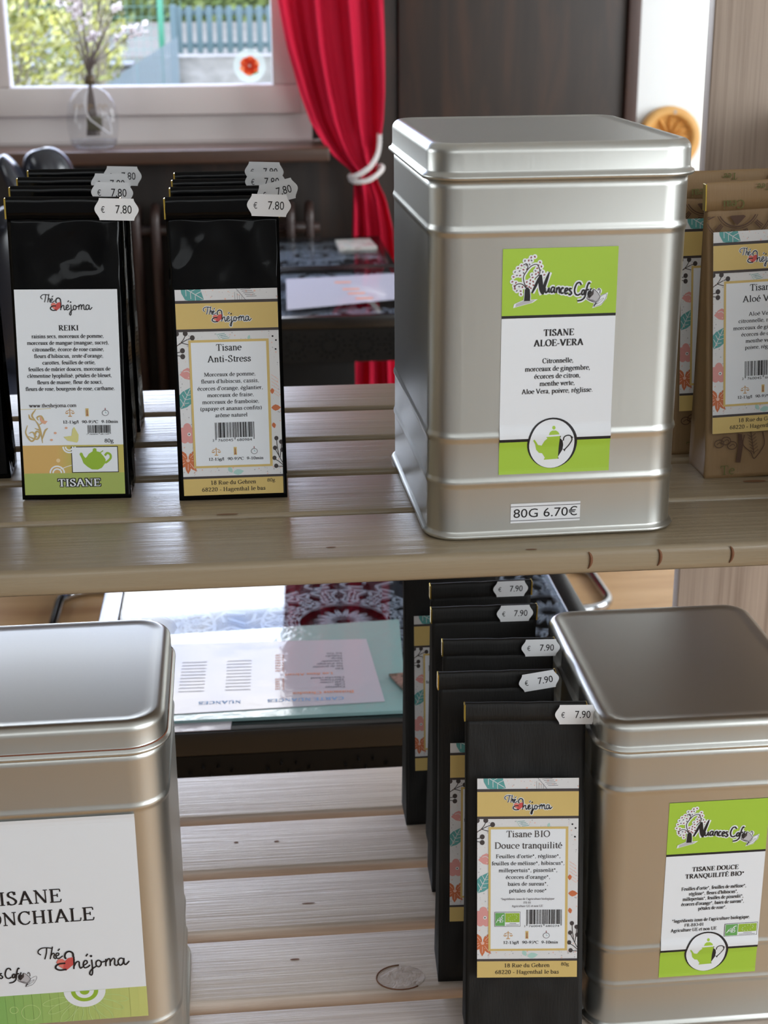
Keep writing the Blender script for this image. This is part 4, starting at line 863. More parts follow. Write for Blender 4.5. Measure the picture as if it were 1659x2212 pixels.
p = tin_label([('TISANE DOUCE', 470, 800, 76), ('TRANQUILIT\u00c9 BIO*', 600, 880, 76)],
              [("Feuilles d'ortie*, feuilles de m\u00e9lisse*,", 660, 1020, 60, 505), ("r\u00e9glisse*, fleurs d'hibiscus*,", 500, 1082, 60, 505), ('millepertuis*, feuilles de pissenlit*,', 620, 1142, 60, 505), ("\u00e9corces d'orange*, baies de sureau*,", 640, 1202, 60, 505), ('p\u00e9tales de rose*.', 290, 1262, 60, 505),
               ("*Ingr\u00e9dients issus de l'agriculture biologique.", 800, 1396, 58, 500), ('FR-BIO-01', 200, 1452, 54, 330), ('Agriculture UE et non UE', 470, 1510, 58, 330)], bead_warp(BE, .0452), True)
p.build(t2, (.0892, 0, .0452))
# big tin at lower left
B3 = (.232, .054, .024); W3, D3 = .198, .180
t3 = make_tin('silver tin with large white label TISANE BRONCHIALE at left on the lower shelf', (-.1215-W3, -.008, ZL+.0004), .012, W3, D3, .026, .2755, .2965, B3, True)
def bronch():
    H = 1085
    p = Print(1000, H, .155/1000, .1660/H, bead_warp(B3, .0622))
    p.rect(0, 0, 1000, 920, M_labelw, 0, 10)
    for i in range(25):
        t = i/24; c = (104+int(96*t), 170+int(34*t), 88+int(34*t)); p.rect(i*40, 920, i*40+41, H, mat('label_green_%d' % i, c, .5), 0, 3)
    p.to('title_text'); p.text('TISANE', 487, 433, 104, M_black, 3, False, 335, heavy=1.1); p.text('BRONCHIALE', 492, 540, 104, M_black, 3, False, 600, heavy=1.1)
    brand_script(p, 730, 750, .76)
    cafe_logo(p, 305, 760, .36, False)
    p.to('leaf_print'); lg = mat('print_pale_lime', (190, 214, 140), .5); p.clip = (0, 920, 1000, H)
    for r in (95, 62, 42, 22):
        p.ell(720, 920, r, r*.95, {95: M_labelw, 62: M_green2, 42: M_labelw, 22: M_green2}[r], {95: 3, 62: 4, 42: 5, 22: 6}[r], 30)
    for a in (2.9, 2.6, 2.2, 1.85, 1.3, .95, .55, .25):
        L = 190; q = [(720+math.cos(a+d)*L*t, 940+math.sin(a+d)*L*t*.9) for t, d in ((.35, 0), (.6, .16), (.9, .1), (1.05, 0), (.9, -.1), (.6, -.16), (.35, 0))]; p.stroke(q, 3, lg, 2)
    for u, v, r in ((470, 1020, 42), (395, 1000, 18)): p.stroke([(u+r*math.cos(i/8*PI), v+r*math.sin(i/8*PI)) for i in range(17)], 3, lg, 2)
    p.clip = None
    return p
bronch().build(t3, (W3/2-.0012, 0, .0622))

# ------------------------------------------------------------------ tea bags
def price_tag(txt, W=.0308, H=.0154):
    k = 1e-4; w, h = W/k, H/k
    p = Print(w, h, k, k); n = 12
    R = [(w*(.945+.055*math.cos((i/n-.5)*2*PI)), h*i/n) for i in range(n+1)]
    p.poly(R + [(w-x, v) for x, v in R[::-1]], M_tag, 0)
    p.to('price_text'); p.sans('\u20ac', w*.19, h*.66, 62, M_black, 2, 26); p.sans(txt, w*.66, h*.68, 84, M_black, 2, 112)
    return p
def make_bag(name, mat_, W, D, H, lean, band, wr, wr_lo, labelp, lab_loc, seed, foil):
    """flat-bottomed gusset bag with rolled top; front at local y = 0, base centre-front at the origin"""
    t = empty(name); b = MB(); nz = 56; nx = 26; ng = 8; Hb = H-band*.9; ridge = lean*H; rings = []
    o0 = Vector((seed*3.1, seed*1.7, seed*.9))
    def crease(x, z, y):
        q = Vector((x*50, y*50, z*40))+o0
        d = noise.voronoi(q*.8, distance_metric='DISTANCE', exponent=2)[0]
        return .5*(d[1]-d[0]) + .7*(1-2*abs(noise.noise(q*.55))) - .2 + .35*(.5-abs(noise.noise(q*1.3)))
    for i in range(nz+1):
        s = i/nz; z = Hb*s; yf = lean*z; ytop = lean*Hb+.0035
        yb = D*(1-s)**.9*1.0+ytop*(1-(1-s)**.9) if s < 1 else ytop
        yb = max(yb, yf+.0035)
        wid = W*(1-.012*math.sin(PI*s)) ; gus = min(.010, (yb-yf)*.28)*min(1, s*5)
        ring = []
        fade = min(1, s/.04)
        lo = max(0, min(1, (z-lab_loc[2]-.135)/.025)) if wr_lo is None else 1
        for k in range(nx):
            x = -wid/2+wid*k/nx; a = wr*(lo if wr_lo is None else 1)*min(1, (1-s)/.05+.15)*fade
            ed = min(1, min(k, nx-k)/2.5)
            ring.append((x, yf - a*ed*(crease(x, z, 0)-.25) + (.0012 if wr_lo is None else .0014)*ed*0, z))
        for k in range(ng):
            u = k/ng; x = wid/2 - gus*math.sin(PI*u) + wr*.8*fade*(crease(z, u, 5)-.3)*math.sin(PI*u); ring.append((x, yf+(yb-yf)*u, z))
        for k in range(nx):
            x = wid/2-wid*k/nx; ed = min(1, min(k, nx-k)/2.5); ring.append((x, yb+wr*.6*ed*fade*min(1, (1-s)*8)*(crease(x, z, 3)-.3), z))
        for k in range(ng):
            u = 1-k/ng; x = -wid/2 + gus*math.sin(PI*u) - wr*.8*fade*(crease(z, u, 9)-.3)*math.sin(PI*u); ring.append((x, yf+(yb-yf)*u, z))
        rings.append(ring)
    b.loops(rings, mat_, True, True, True); b.build('pouch', t)
    f = MB(); P = []
    y0 = ridge-.0032
    for zz, dy in ((H-band, .0032), (H-band+.0006, .0006), (H-band*.6, 0), (H-band*.3, .0003), (H-.0012, .0006), (H, .0018), (H-.0004, .0045), (H-band*.5, .0062), (H-band, .0066)):
        P.append([(-W/2+W*k/16, y0+dy+.0007*noise.noise(Vector((k*.45, zz*60, seed))), zz+.0004*noise.noise(Vector((k*.3, 2, seed)))) for k in range(17)])
    f.grid(P, mat_); n = len(P)
    f.add([r[0] for r in P], [tuple(range(n))], mat_); f.add([r[-1] for r in P], [tuple(range(n-1, -1, -1))], mat_)
    f.build('rolled_top', t)
    for sg in (-1, 1):
        g = MB(); xx = sg*(W/2+.0004); g.bbox((xx-.0006, y0-.0003, H-band*.97), (xx+.0006, y0+.0066, H-.0010), M_gold, .0003, 1); g.build('tin_tie_end', t)
    if labelp: labelp.build(t, lab_loc, (-math.atan(lean), 0, 0))
    return t
def add_tag(bag, tagp, dx, dz, rot, lean, H):
    o = tagp.build(bag, (dx, lean*H-.0046, dz+H-.0165), (.06, rot, 0), root='label'); o.name = 'price_tag'
    return o
def place(proto, first, loc, rz, ry, label, group, tilt=0):
    o = proto if first else copy_tree(proto)
    o.location = loc; o.rotation_euler = (tilt, ry, rz); tag(o, label, 'tea bag', group)
    return o
TAG780 = price_tag('7.80'); TAG790 = price_tag('7.90')
def tag_of(bag, W, H, lean, dx, dz, rot, proto):
    global TAGM
    if proto in TAGM:
        c = copy_tree(TAGM[proto], bag)
        c.matrix_parent_inverse = Matrix()
    else:
        c = (TAG780 if proto == '7.80' else TAG790).build(bag, root='label'); c.name = 'price_tag'; TAGM[proto] = c
    c.location = (dx, lean*H-.0052, H-.0155+dz); c.rotation_euler = (.05, rot, 0)
TAGM = {}
def bag_row(proto, W, H, lean, rows, group, price):
    bags = []
    for i, (loc, rz, ry, label) in enumerate(rows): bags.append(place(proto, i == 0, loc, rz, ry, label, group))
    return bags
# upper shelf, foil bags
FW, FD, FH, FL, FB = .079, .043, .217, .1, .016
pA = make_bag('foil_tea_bag', M_foil, FW, FD, FH, FL, FB, .0044, None, reiki_label(), (-.0008, -.0012, .004), 1.0, True)
yA = .1441
LA = 'black foil REIKI bag '
A = bag_row(pA, FW, FH, FL, [((-.1842, yA, .0004), -.02, .015, LA+'at the front of its row, white REIKI label showing'), ((-.1885, .207, .0004), -.02, .01, 'second black foil bag from the front behind the REIKI label'),
     ((-.1905, .262, .0004), -.03, .01, 'third black foil bag from the front behind the REIKI label'), ((-.1875, .318, .0004), -.035, 0, 'rearmost black foil bag of the row behind the REIKI label'),
     ((-.2795, .20, .0004), .02, 0, 'black foil bag cut by the left edge of the photo beside the REIKI row')], 'black foil bags in the left row', '7.80')
for ch in list(A[4].children):
    if ch.name.startswith('label'):
        for g in list(ch.children): bpy.data.objects.remove(g)
        bpy.data.objects.remove(ch)
pB = make_bag('foil_tea_bag', M_foil, FW, FD, FH, FL, FB, .0038, None, deco_label([('Tisane', 250, 600), ('Anti-Stress', 430, 712)],
     [('Morceaux de pomme,', 510, 852), ("fleurs d'hibiscus, cassis,", 575, 920), ("\u00e9corces d'orange, \u00e9glantier,", 650, 990), ('morceaux de fraise,', 462, 1058), ('morceaux de framboise,', 565, 1126), ('(papaye et ananas confits)', 615, 1192), ('ar\u00f4me naturel', 322, 1260)], '3760045680984'), (.0005, -.0012, .004), 2.0, True)
B = bag_row(pB, FW, FH, FL, [((-.0695, .1312, .0004), -.008, 0, 'black foil Anti-Stress bag at the front of its row, mustard label showing'), ((-.0678, .188, .0004), 0, 0, 'second black foil bag behind the Anti-Stress label, its price tag tilted'),
     ((-.0680, .235, .0004), 0, 0, 'third black foil bag from the front behind the Anti-Stress label'), ((-.0680, .283, .0004), 0, 0, 'rearmost black foil bag of the row behind the Anti-Stress label')], 'black foil bags in the middle row', '7.80')
# kraft bags on the right
def kraft_print(p):
    pass
pC = make_bag('kraft_tea_bag', M_kraft, .086, .043, .2205, .09, .021, .0016, 1, deco_label([('Tisane', 250, 600), ('Alo\u00e9 Vera', 400, 712)],
     [('Alo\u00e9 Vera,', 270, 852), ('citronnelle, menthe,', 480, 920), ('morceaux de gingembre,', 590, 990), ('\u00e9corces de citron,', 420, 1058), ('menthe verte,', 330, 1126), ('poivre, r\u00e9glisse', 340, 1192)], '3760045680380'), (-.0025, -.0016, .0365), 3.0, False)
def kraft_art(bag):
    H, lean = .2205, .09
    p = Print(860, 360, 1e-4, 1e-4)   # lower front, below the label
    p.cur = 'leaf_print'
    f = lambda q: [((x-650)*.66+20, (y-1380)*.62) for x, y in q]
    p.stroke(f([(1075,1440),(1060,1560),(1150,1660),(1190,1740),(1260,1660),(1310,1560),(1290,1420)]), 7, M_kdark, 1); p.stroke(f([(1150,1400),(1190,1690)]), 6, M_kdark, 1)
    for i in range(6):
        y = 1440+i*40; x = 1155+i*7; p.stroke(f([(x, y+30), (x-45, y-5)]), 4, M_kdark, 1); p.stroke(f([(x, y+30), (x+50, y-10)]), 4, M_kdark, 1)
    p.poly(f([(1000,1420),(1045,1430),(1060,1560),(1030,1780),(975,1770),(1005,1560)]), M_kdark, 1)
    for c in ((780,1530),(860,1500),(930,1560)): p.stroke(f([(c[0]+55*math.cos(t*.7), c[1]+48*math.sin(t*.7)) for t in range(10)]), 6, M_kdark, 1); p.stroke(f([(c[0]-30, c[1]+10), (c[0]+10, c[1]-15), (c[0]+35, c[1]+8)]), 5, M_kdark, 1)
    p.text('Te', 170, 335, 105, M_kgreen, 1); p.text('Ceai', 640, 300, 100, M_kgreen, 1)
    p.build(bag, (0, -.0016, .0010), (-math.atan(lean), 0, 0), root='leaf_print')
    q = Print(860, 210, 1e-4, 1e-4); q.cur = 'band_print'
    q.text('Tee', 420, 25, 72, M_kgreen, 1, False, None, .5, heavy=1.2, flip=True); q.text('Ceai', 200, 135, 90, M_kgreen, 1, heavy=1.2, flip=True); q.text('Th\u00e9', 700, 120, 80, M_kgreen, 1, heavy=1.2, flip=True)
    q.build(bag, (0, lean*H-.0042, H-.0208), (0, 0, 0), root='band_print')
    c = Print(860, 260, 1e-4, 1e-4); c.cur = 'clock_print'; c.clip = (0, 30, 860, 260)
    for u, v in ((230, -40), (860, 60)):
        for r, w in ((150, 9), (165, 5), (255, 7), (268, 5)): c.stroke([(u+r*math.cos(i/18*PI), v+r*math.sin(i/18*PI)) for i in range(37)], w, M_kdark, 1)
        for i in range(12):
            a = i*PI/6+.2
            for d in (-.06, 0, .06): c.stroke([(u+178*math.cos(a+d), v+178*math.sin(a+d)), (u+240*math.cos(a+d), v+240*math.sin(a+d))], 8, M_kdark, 1, False)
        c.poly([(u-60, v+75), (u-20, v+60), (u+30, v+60), (u+60, v+80), (u+20, v+120), (u-5, v+140), (u-30, v+115)], M_kdark, 1)
    c.build(bag, (0, lean*.172-.0028, .1735), (-math.atan(lean), 0, 0), root='clock_print')
kraft_art(pC)
C = bag_row(pC, .086, .2205, .09, [((.3305, .1396, .0006), .0, -.035, 'brown kraft paper Alo\u00e9 Vera bag at the front right of the upper shelf'), ((.3225, .203, .0006), .0, -.02, 'brown kraft paper bag half hidden between the big tin and the front kraft bag')], 'brown kraft bags', '7.80')
# lower shelf, black paper bags
PW, PD, PH, PL, PB_ = .0885, .041, .268, .1, .0145
pD = make_bag('paper_tea_bag', M_paperblk, PW, PD, PH, PL, PB_, .0020, 1, deco_label([('Tisane BIO', 434, 596), ('Douce tranquilit\u00e9', 670, 713)],
     [("Feuilles d'ortie*, r\u00e9glisse*,", 643, 811), ('feuilles de m\u00e9lisse*, hibiscus*,', 726, 883), ('millepertuis*, pissenlit*,', 584, 955), ("\u00e9corces d'orange*,", 442, 1025), ('baies de sureau*,', 402, 1095), ('p\u00e9tales de rose*', 375, 1165)], '3760045680274', True, 96, 1.03), (.0015, -.0016, .0600), 4.0, False)
D = []
LD = [('front black paper bag with Tisane BIO Douce tranquilit\u00e9 label facing out', (.1335, .008), -.09, -.1), ('second black paper bag from the front in the 7.90 row, tag tilted upward', (.1235, .091), -.05, .045),
      ('third black paper bag from the front in the 7.90 row', (.1345, .151), -.07, .035), ('fourth black paper bag from the front in the 7.90 row', (.1345, .219), -.02, .02), ('fifth black paper bag from the front, just below the upper shelf board', (.1405, .275), 0, .0), ('rearmost black paper bag of the 7.90 row, set left of the others', (.1240, .3345), 0, -.02)]
for i, (lb, (x, y), rz, lean) in enumerate(LD):
    tilt = -(.1 if i == 0 else (0.0, 0, .055, .06, .05, .06, .10)[i]) if i == 0 else (0, .045, .05, .05, .06, .02)[i]
    D.append(place(pD, i == 0, (x, y, ZL+.0006), rz, 0, lb, 'black paper bags on the lower shelf', tilt))
for b, (dx, dz, rt) in zip(A, ((.0375, -.0006, .02), (.0352, .003, .03), (.0322, .003, .02), (.036, .002, .03), (.02, 0, 0))): tag_of(b, FW, FH, FL, dx, dz, rt, '7.80')
for b, (dx, dz, rt) in zip(B, ((.0325, .0012, .05), (.0405, .0035, -.22), (.031, .0052, .02), (.031, .0072, .04))): tag_of(b, FW, FH, FL, dx, dz, rt, '7.80')
tag_of(C[1], .086, .2205, .09, .045, .001, 0, '7.80')
for b, (dx, dz, rt) in zip(D, ((.0366, -.0005, .0), (.033, .001, -.16), (.0335, .0015, -.01), (.0255, .002, .0), (.0255, .002, .0), (.012, .003, 0))): tag_of(b, PW, PH, PL, dx, dz, rt, '7.90')

# ------------------------------------------------------------------ tables
SCLIP = [None]
def strip(b, path, w, z, m, up=2):
    for i in range(len(path)-1):
        (x0, y0), (x1, y1) = path[i], path[i+1]; dx, dy = x1-x0, y1-y0; d = math.hypot(dx, dy) or 1; nx, ny = -dy/d*w/2, dx/d*w/2
        h = .003
        q = [(x0+nx, y0+ny), (x0-nx, y0-ny), (x1-nx, y1-ny), (x1+nx, y1+ny)]
        if SCLIP[0]: q = clip_poly(q, *SCLIP[0])
        n = len(q)
        if n < 3: continue
        b.add([(x, y, z) for x, y in q]+[(x, y, z-h) for x, y in q], [tuple(range(n))]+[(i, (i+1) % n, n+(i+1) % n, n+i) for i in range(n)], m)
def rosette(b, cx, cy, R, z, m, w):
    n = 16; P = [(cx+R*math.cos(2*PI*i/n), cy+R*math.sin(2*PI*i/n)) for i in range(n)]
    for i in range(n):
        strip(b, [P[i], P[(i+5) % n]], w, z, m)
        a = 2*PI*(i+.5)/n; q = lambda r, d: (cx+r*math.cos(a+d), cy+r*math.sin(a+d))
        strip(b, [q(R*.10, 0), q(R*.22, .10), q(R*.36, 0), q(R*.22, -.10), q(R*.10, 0)], w*.8, z, m)
        strip(b, [q(R*.62, 0), q(R*.78, .11), q(R*.98, 0), q(R*.78, -.11), q(R*.62, 0)], w*.8, z, m)
        strip(b, [q(R, .0), q(R*1.2, .16), q(R*1.42, 0.05)], w, z, m)
        strip(b, [q(R*1.12, .1), q(R*1.12, -.1)], w, z, m)
    strip(b, [(cx+R*math.cos(i/16*PI), cy+R*math.sin(i/16*PI)) for i in range(33)], w, z, m)
def make_table(label, x0, x1, y0, y1, z, group, ped=None):
    t = empty('carved_table', ((x0+x1)/2, (y0+y1)/2, FZ), 0, label, 'table', group); X, Y = (x1-x0)/2, (y1-y0)/2; h = z-FZ; fw = .026
    f = MB()
    for a, c in (((-X, -Y, h-.03), (X, -Y+fw, h)), ((-X, Y-fw, h-.03), (X, Y, h)), ((-X, -Y+fw, h-.03), (-X+fw, Y-fw, h)), ((X-fw, -Y+fw, h-.03), (X, Y-fw, h))): f.bbox(a, c, M_blk, .002)
    f.build('top_frame', t)
    l = MB(); l.box((-X+fw, -Y+fw, h-.028), (X-fw, Y-fw, h-.02), M_blkm)
    R = .105; SCLIP[0] = (-X+fw, -Y+fw, X-fw, Y-fw)
    for i in range(-1, 2):
        for j in range(-1, 2):
            rosette(l, i*.27, j*.27, R, h-.012, M_lattice, .0042)
    l.build('lattice_panel', t)
    g = MB(); g.box((-X+fw+.001, -Y+fw+.001, h-.008), (X-fw-.001, Y-fw-.001, h+.0005), M_glasstop); g.build('glass_top', t)
    for k in range(4):
        a = MB(); wd, off = (X, Y) if k % 2 == 0 else (Y, X)
        a.box((-wd+.03, -.010, h-.115), (wd-.03, .008, h-.031), M_blkm)
        n = int(wd*2/.085)
        for i in range(n):
            cx = -wd+.06+i*.085
            for r_, pn, pr in ((.021, 12, .0045), (.036, 14, .004)):
                for q in range(pn):
                    an = 2*PI*q/pn; px, pz = cx+r_*math.cos(an), h-.073+r_*.85*math.sin(an)
                    a.add([(px+pr*math.cos(an), -.0135, pz+pr*math.sin(an)), (px-pr*.5*math.sin(an), -.0135, pz+pr*.5*math.cos(an)), (px-pr*math.cos(an), -.0112, pz-pr*math.sin(an)), (px+pr*.5*math.sin(an), -.0135, pz-pr*.5*math.cos(an)), (px, -.0165, pz)], [(0, 1, 4), (1, 2, 4), (2, 3, 4), (3, 0, 4)], M_blkm)
        rz = k*PI/2; a.build('apron', t, (math.sin(rz)*(off-.012), -math.cos(rz)*(off-.012), 0), (0, 0, rz))
    if ped:
        q = MB(); q.bbox((ped[0]-(x0+x1)/2, -Y+.05, 0), (ped[1]-(x0+x1)/2, Y-.05, h-.031), M_blkm, .004); q.build('pedestal', t)
    for sx in (() if ped else (-1, 1)):
        for sy in (-1, 1):
            q = MB(); q.bbox((sx*(X-.028)-.024, sy*(Y-.028)-.024, 0), (sx*(X-.028)+.024, sy*(Y-.028)+.024, h-.031), M_blk, .003); q.build('leg', t)
    return t
ZT = -.405
make_table('near black carved table with lattice top under glass behind the lower shelf', -.257, .368, .548, 1.173, ZT, 'carved tables')
make_table('black carved table with white menus in front of the window', -.08, .385, 2.70, 3.385, ZT, 'carved tables', (-.04, .215))
make_table('farthest black carved table, set against the window wall beside the curtain', -.08, .385, 3.40, 3.95, ZT, 'carved tables', (-.04, .215))

def slab(name, quad, z, t, m, label, cat, group=None, extra=None):
    b = MB(); b.add([(x, y, z) for x, y in quad]+[(x, y, z+t) for x, y in quad], [(3, 2, 1, 0), (4, 5, 6, 7), (0, 1, 5, 4), (1, 2, 6, 5), (2, 3, 7, 6), (3, 0, 4, 7)], m)
    o = b.build(name); tag(o, label, cat, group)
    return o
zt = ZT+.0007
slab('glass_placemat', [(-.178, .568), (.1065, .566), (.1235, .818), (-.19, .80)], zt, .004, M_plate, 'aqua textured glass placemat on the near carved table', 'placemat')
mo = slab('laminated_menu', [(-.175, .5815), (.0835, .589), (.077, .760), (-.185, .772)], zt+.0042, .0008, M_lam, 'laminated CARTE NUANCES menu lying upside down on the aqua placemat', 'menu', 'menus')
def menu_print(o, cx, cy, ang, z, w):
    p = Print(1000, 680, w/1000, w/1000); p.cur = 'menu_print'; col = [-1]
    pb = mat('menu_ink', (96, 88, 100), .6); po = mat('menu_orange_ink', (214, 130, 84), .6)
    p.text('CARTE NUANCES', 300, 60, 44, M_blue, 1, True, None); p.text('NUANCES', 700, 60, 44, M_blue, 1, True, 200)
    p.text('Boissons Chaudes', 215, 125, 40, po, 1, True, None)
    p.text('Les Sans Alcool', 280, 330, 36, po, 1, True, None)
    for i, t in enumerate(('Expresso', 'Caf\u00e9', 'Caf\u00e9 cr\u00e8me'.replace('\u00e8', 'e'), 'Th\u00e9/Tisane', 'Chocolat chaud')): p.text(t, 110, 175+i*26, 26, pb, 1, True, None, 0); p.text('2.50', 420, 175+i*26, 26, po, 1, True)
    for i, t in enumerate(('Eau', 'Jus de pomme', 'Jus d\'orange', 'Limonade', 'Sirop', 'Diabolo', 'Ice Tea')): p.text(t, 110, 375+i*30, 26, pb, 1, True, None, 0); p.text('3.00', 420, 375+i*30, 26, po, 1, True)
    for c in (560, 780):
        for i in range(10): p.rect(c, 170+i*36, c+120, 176+i*36, M_lgrey, 1)
    b = p.build(o, (cx, cy, z), (-PI/2, 0, ang), root='menu_print')
menu_print(mo, -.048, .756, PI-.03, zt+.0051, .24)
slab('menu_sheet', [(-.165, .5485), (-.0885, .5485), (-.0865, .580), (-.165, .580)], zt-.0001, .0006, M_lam, 'second laminated sheet poking out under the placemat at the table edge', 'menu', 'menus')
slab('photo_card', [(.118, .575), (.19, .56), (.19, .66), (.094, .652)], zt+.0052, .003, wood('photo_print', [(90, 60, 52), (150, 120, 110), (60, 66, 50), (190, 150, 150)], (60, 60, 60), .2), 'dark glossy picture card at the right end of the aqua placemat', 'card')
mo2 = slab('menu_sheet', [(.03, 2.78), (.10, 2.80), (.42, 2.92), (.40, 3.29), (.06, 3.21)], zt, .0008, M_lam, '', 'menu') if False else slab('menu_sheet', [(.048, 2.79), (.36, 2.90), (.375, 3.26), (.06, 3.21)], zt, .0008, M_lam, 'white printed menu on the table near the window', 'menu', 'menus')
b = MB(); pk = mat('menu_orange_ink', (214, 130, 84), .6)
for x, y in ((.19, 3.13), (.205, 3.03), (.215, 2.97), (.23, 2.90)): b.box((x, y, zt+.0011), (x+.045, y+.02, zt+.0012), pk)
b.build('price_lines', mo2)
slab('leaflet', [(.238, 3.665), (.355, 3.672), (.346, 3.83), (.235, 3.82)], zt, .010, wood('leaflet_print', [(150, 110, 110), (200, 196, 190), (120, 140, 136)], (26, 26, 26), .3), 'small printed leaflet lying on the farthest table', 'leaflet')

# ------------------------------------------------------------------ chairs
def tube_chair(name, label, loc, rz, back=.67):
    t = empty(name, loc, rz, label, 'chair', 'tubular chairs'); r = .0125
    b = MB(); pts = []
    L, Wd, R = .46, .30, .075
    for cx, cy, a0 in ((L-R, Wd/2-R, 0), (R, Wd/2-R, 90), (R, -Wd/2+R, 180), (L-R, -Wd/2+R, 270)):
        for k in range(7): a = math.radians(a0+90*k/6); pts.append((cx+R*math.cos(a), cy+R*math.sin(a), r))
    b.tube(pts, r, M_chrome, 10, True); b.build('base_loop', t)
    for sy in (-1, 1):
        q = MB(); q.tube(catmull([(.24, sy*(Wd/2), r), (.25, sy*.13, .10), (.26, sy*.12, .30), (.26, sy*.12, .42)], 5), r, M_chrome, 10); q.build('upright', t)
    s = MB(); s.bbox((.04, -.21, .42), (.47, .21, .475), M_seat, .02, 3); s.build('seat', t)
    k = MB(); k.bbox((.44, -.20, .46), (.48, .20, back), M_seat, .015, 3); k.build('backrest', t)
    return t
tube_chair('tubular_chair', 'grey blue chair on a chrome loop base left of the carved tables', (-.105, 2.665, FZ), PI, .56)
tube_chair('tubular_chair', 'chair on a chrome loop base at the right side of the tables', (.395, 2.69, FZ), 0, .62).rotation_euler = (0, 0, .02)
def armchair():
    t = empty('leather_armchair', (-.598, 3.22, FZ), 0, 'black leather armchair with pale window highlights at left below the sill', 'armchair')
    def lobe(name, c, r, tilt, e=2.6):
        b = MB(); n, m = 28, 16; rings = []
        for i in range(1, m):
            ph = -PI/2+PI*i/m; ring = []
            for k in range(n):
                th = 2*PI*k/n; sg = lambda v, q: math.copysign(abs(v)**(2/q), v)
                x, y, z = r[0]*sg(math.cos(ph), e)*sg(math.cos(th), e), r[1]*sg(math.cos(ph), 2)*sg(math.sin(th), 2), r[2]*sg(math.sin(ph), e)
                y += .5*x*x/r[0]
                ring.append((c[0]+x*math.cos(tilt)+z*math.sin(tilt), c[1]+y, c[2]-x*math.sin(tilt)+z*math.cos(tilt)))
            rings.append(ring)
        b.loops(rings, M_leather, True, True); b.build(name, t)
    lobe('headrest', (.035, .02, 1.005), (.072, .035, .115), -.22)
    lobe('headrest_wing', (-.048, -.03, 1.03), (.027, .05, .085), -.42, 2.2)
    lobe('backrest', (-.02, .05, .70), (.17, .045, .27), 0, 3)
    a = MB(); a.bbox((-.26, -.30, .40), (.20, .15, .50), M_leather, .04, 3); a.build('seat', t)
    for sx in (-1, 1):
        q = MB(); q.tube(catmull([(sx*.16-.03, .02, .90), (sx*.20-.03, -.10, .985), (sx*.21-.03, -.28, .90), (sx*.21-.03, -.32, .6), (sx*.2-.03, -.28, .45)], 5), .022, M_leather, 12); q.build('armrest', t)
    s = MB(); s.tube([(-.03, -.08, 0), (-.03, -.08, .42)], .035, M_chrome, 14); s.lathe([(.0, .0), (.24, .0), (.24, .012), (.05, .035), (.036, .05)], M_chrome, 28, 1, 1, (-.03, -.08, 0)); s.build('pedestal', t)
armchair()

# ------------------------------------------------------------------ radiator, curtain, rope, ornament, vase, sticker
def radiator():
    t = empty('radiator', (-.30, 4.06, FZ), 0, 'dark brown column radiator under the window', 'radiator')
    x = -.66
    while x < .52:
        b = MB(); path = []
        for k in range(9): a = PI*k/8; path.append((x, .04*math.cos(a)-.005, .84-.04+.045*math.sin(a)))
        b.tube([(x, .035, .14)]+path+[(x, -.045, .14)], .0155, M_rad, 10); b.build('column', t); x += .0625
    for z in (.2, .77):
        b = MB(); b.tube([(-.68, 0, z), (.50, 0, z)], .018, M_rad, 10); b.build('header_pipe', t)
    for x in (-.6, .44):
        b = MB(); b.bbox((x-.015, -.05, 0), (x+.015, .05, .15), M_rad, .003); b.build('foot', t)
radiator()
M_curt = mat('red_curtain_cloth', (222, 38, 74), .75, spec=.2)
def curtain_mat():
    N, L, B = nodes(M_curt); tr = N.new('ShaderNodeBsdfTranslucent'); tr.inputs[0].default_value = rgb((214, 60, 80)); mx = N.new('ShaderNodeMixShader'); mx.inputs[0].default_value = .22
    L.new(B.outputs[0], mx.inputs[1]); L.new(tr.outputs[0], mx.inputs[2]); L.new(mx.outputs[0], N['Material Output'].inputs[0])
curtain_mat()
def curtain():
    rows = [(1.30, .02, .43), (.659, .055, .427), (.321, .083, .415), (.181, .106, .415), (.037, .142, .413), (-.05, .172, .408), (-.11, .207, .400), (-.17, .254, .390), (-.205, .300, .388), (-.222, .310, .388), (-.24, .312, .390), (-.30, .308, .418), (-.397, .304, .438), (-.568, .301, .447), (-.93, .300, .455), (-1.13, .298, .458)]
    n = 150; P = []
    zz = [1.30-i*(2.43/110) for i in range(111)]
    for z in zz:
        for i in range(len(rows)-1):
            if rows[i+1][0] <= z <= rows[i][0]:
                t = (rows[i][0]-z)/(rows[i][0]-rows[i+1][0]); t2 = t; L = rows[i][1]+(rows[i+1][1]-rows[i][1])*t2; R = rows[i][2]+(rows[i+1][2]-rows[i][2])*t2; break
        near = math.exp(-((z+.215)/.14)**2); row = []
        amp = .034*(1-.6*near) if z > -.215 else .024*(1-.5*near)
        for k in range(n):
            u = k/(n-1); wv = u+.03*math.sin(z*5+u*4)+.05*near*math.sin(u*7)
            ph = wv*2*PI*(3.1+.25*math.sin(z*2)) + 1.1*noise.noise(Vector((u*3, z*1.6, 7))) + .9
            d = amp*(math.sin(ph)+.32*math.sin(2.3*ph+1+z*2.3)) + .012*math.sin(u*9+z*34)*near*(1-u) + .02*math.exp(-((z+.10-.25*u)/.05)**2)*(1-u)
            d += .010*noise.noise(Vector((u*5, z*7, 2)))*min(1, near*2+.15)
            x = L+(R-L)*u
            row.append((x+.004*math.cos(ph), 4.09-d-.028*near*math.sin(PI*u), z))
        P.append(row)
    b = MB(); b.grid(P, M_curt); o = b.build('curtain', None, (0, -.035, 0)); m = o.modifiers.new('cloth', 'SOLIDIFY'); m.thickness = .0012; tag(o, 'red cloth curtain gathered by a white rope at the right of the window', 'curtain')
curtain()
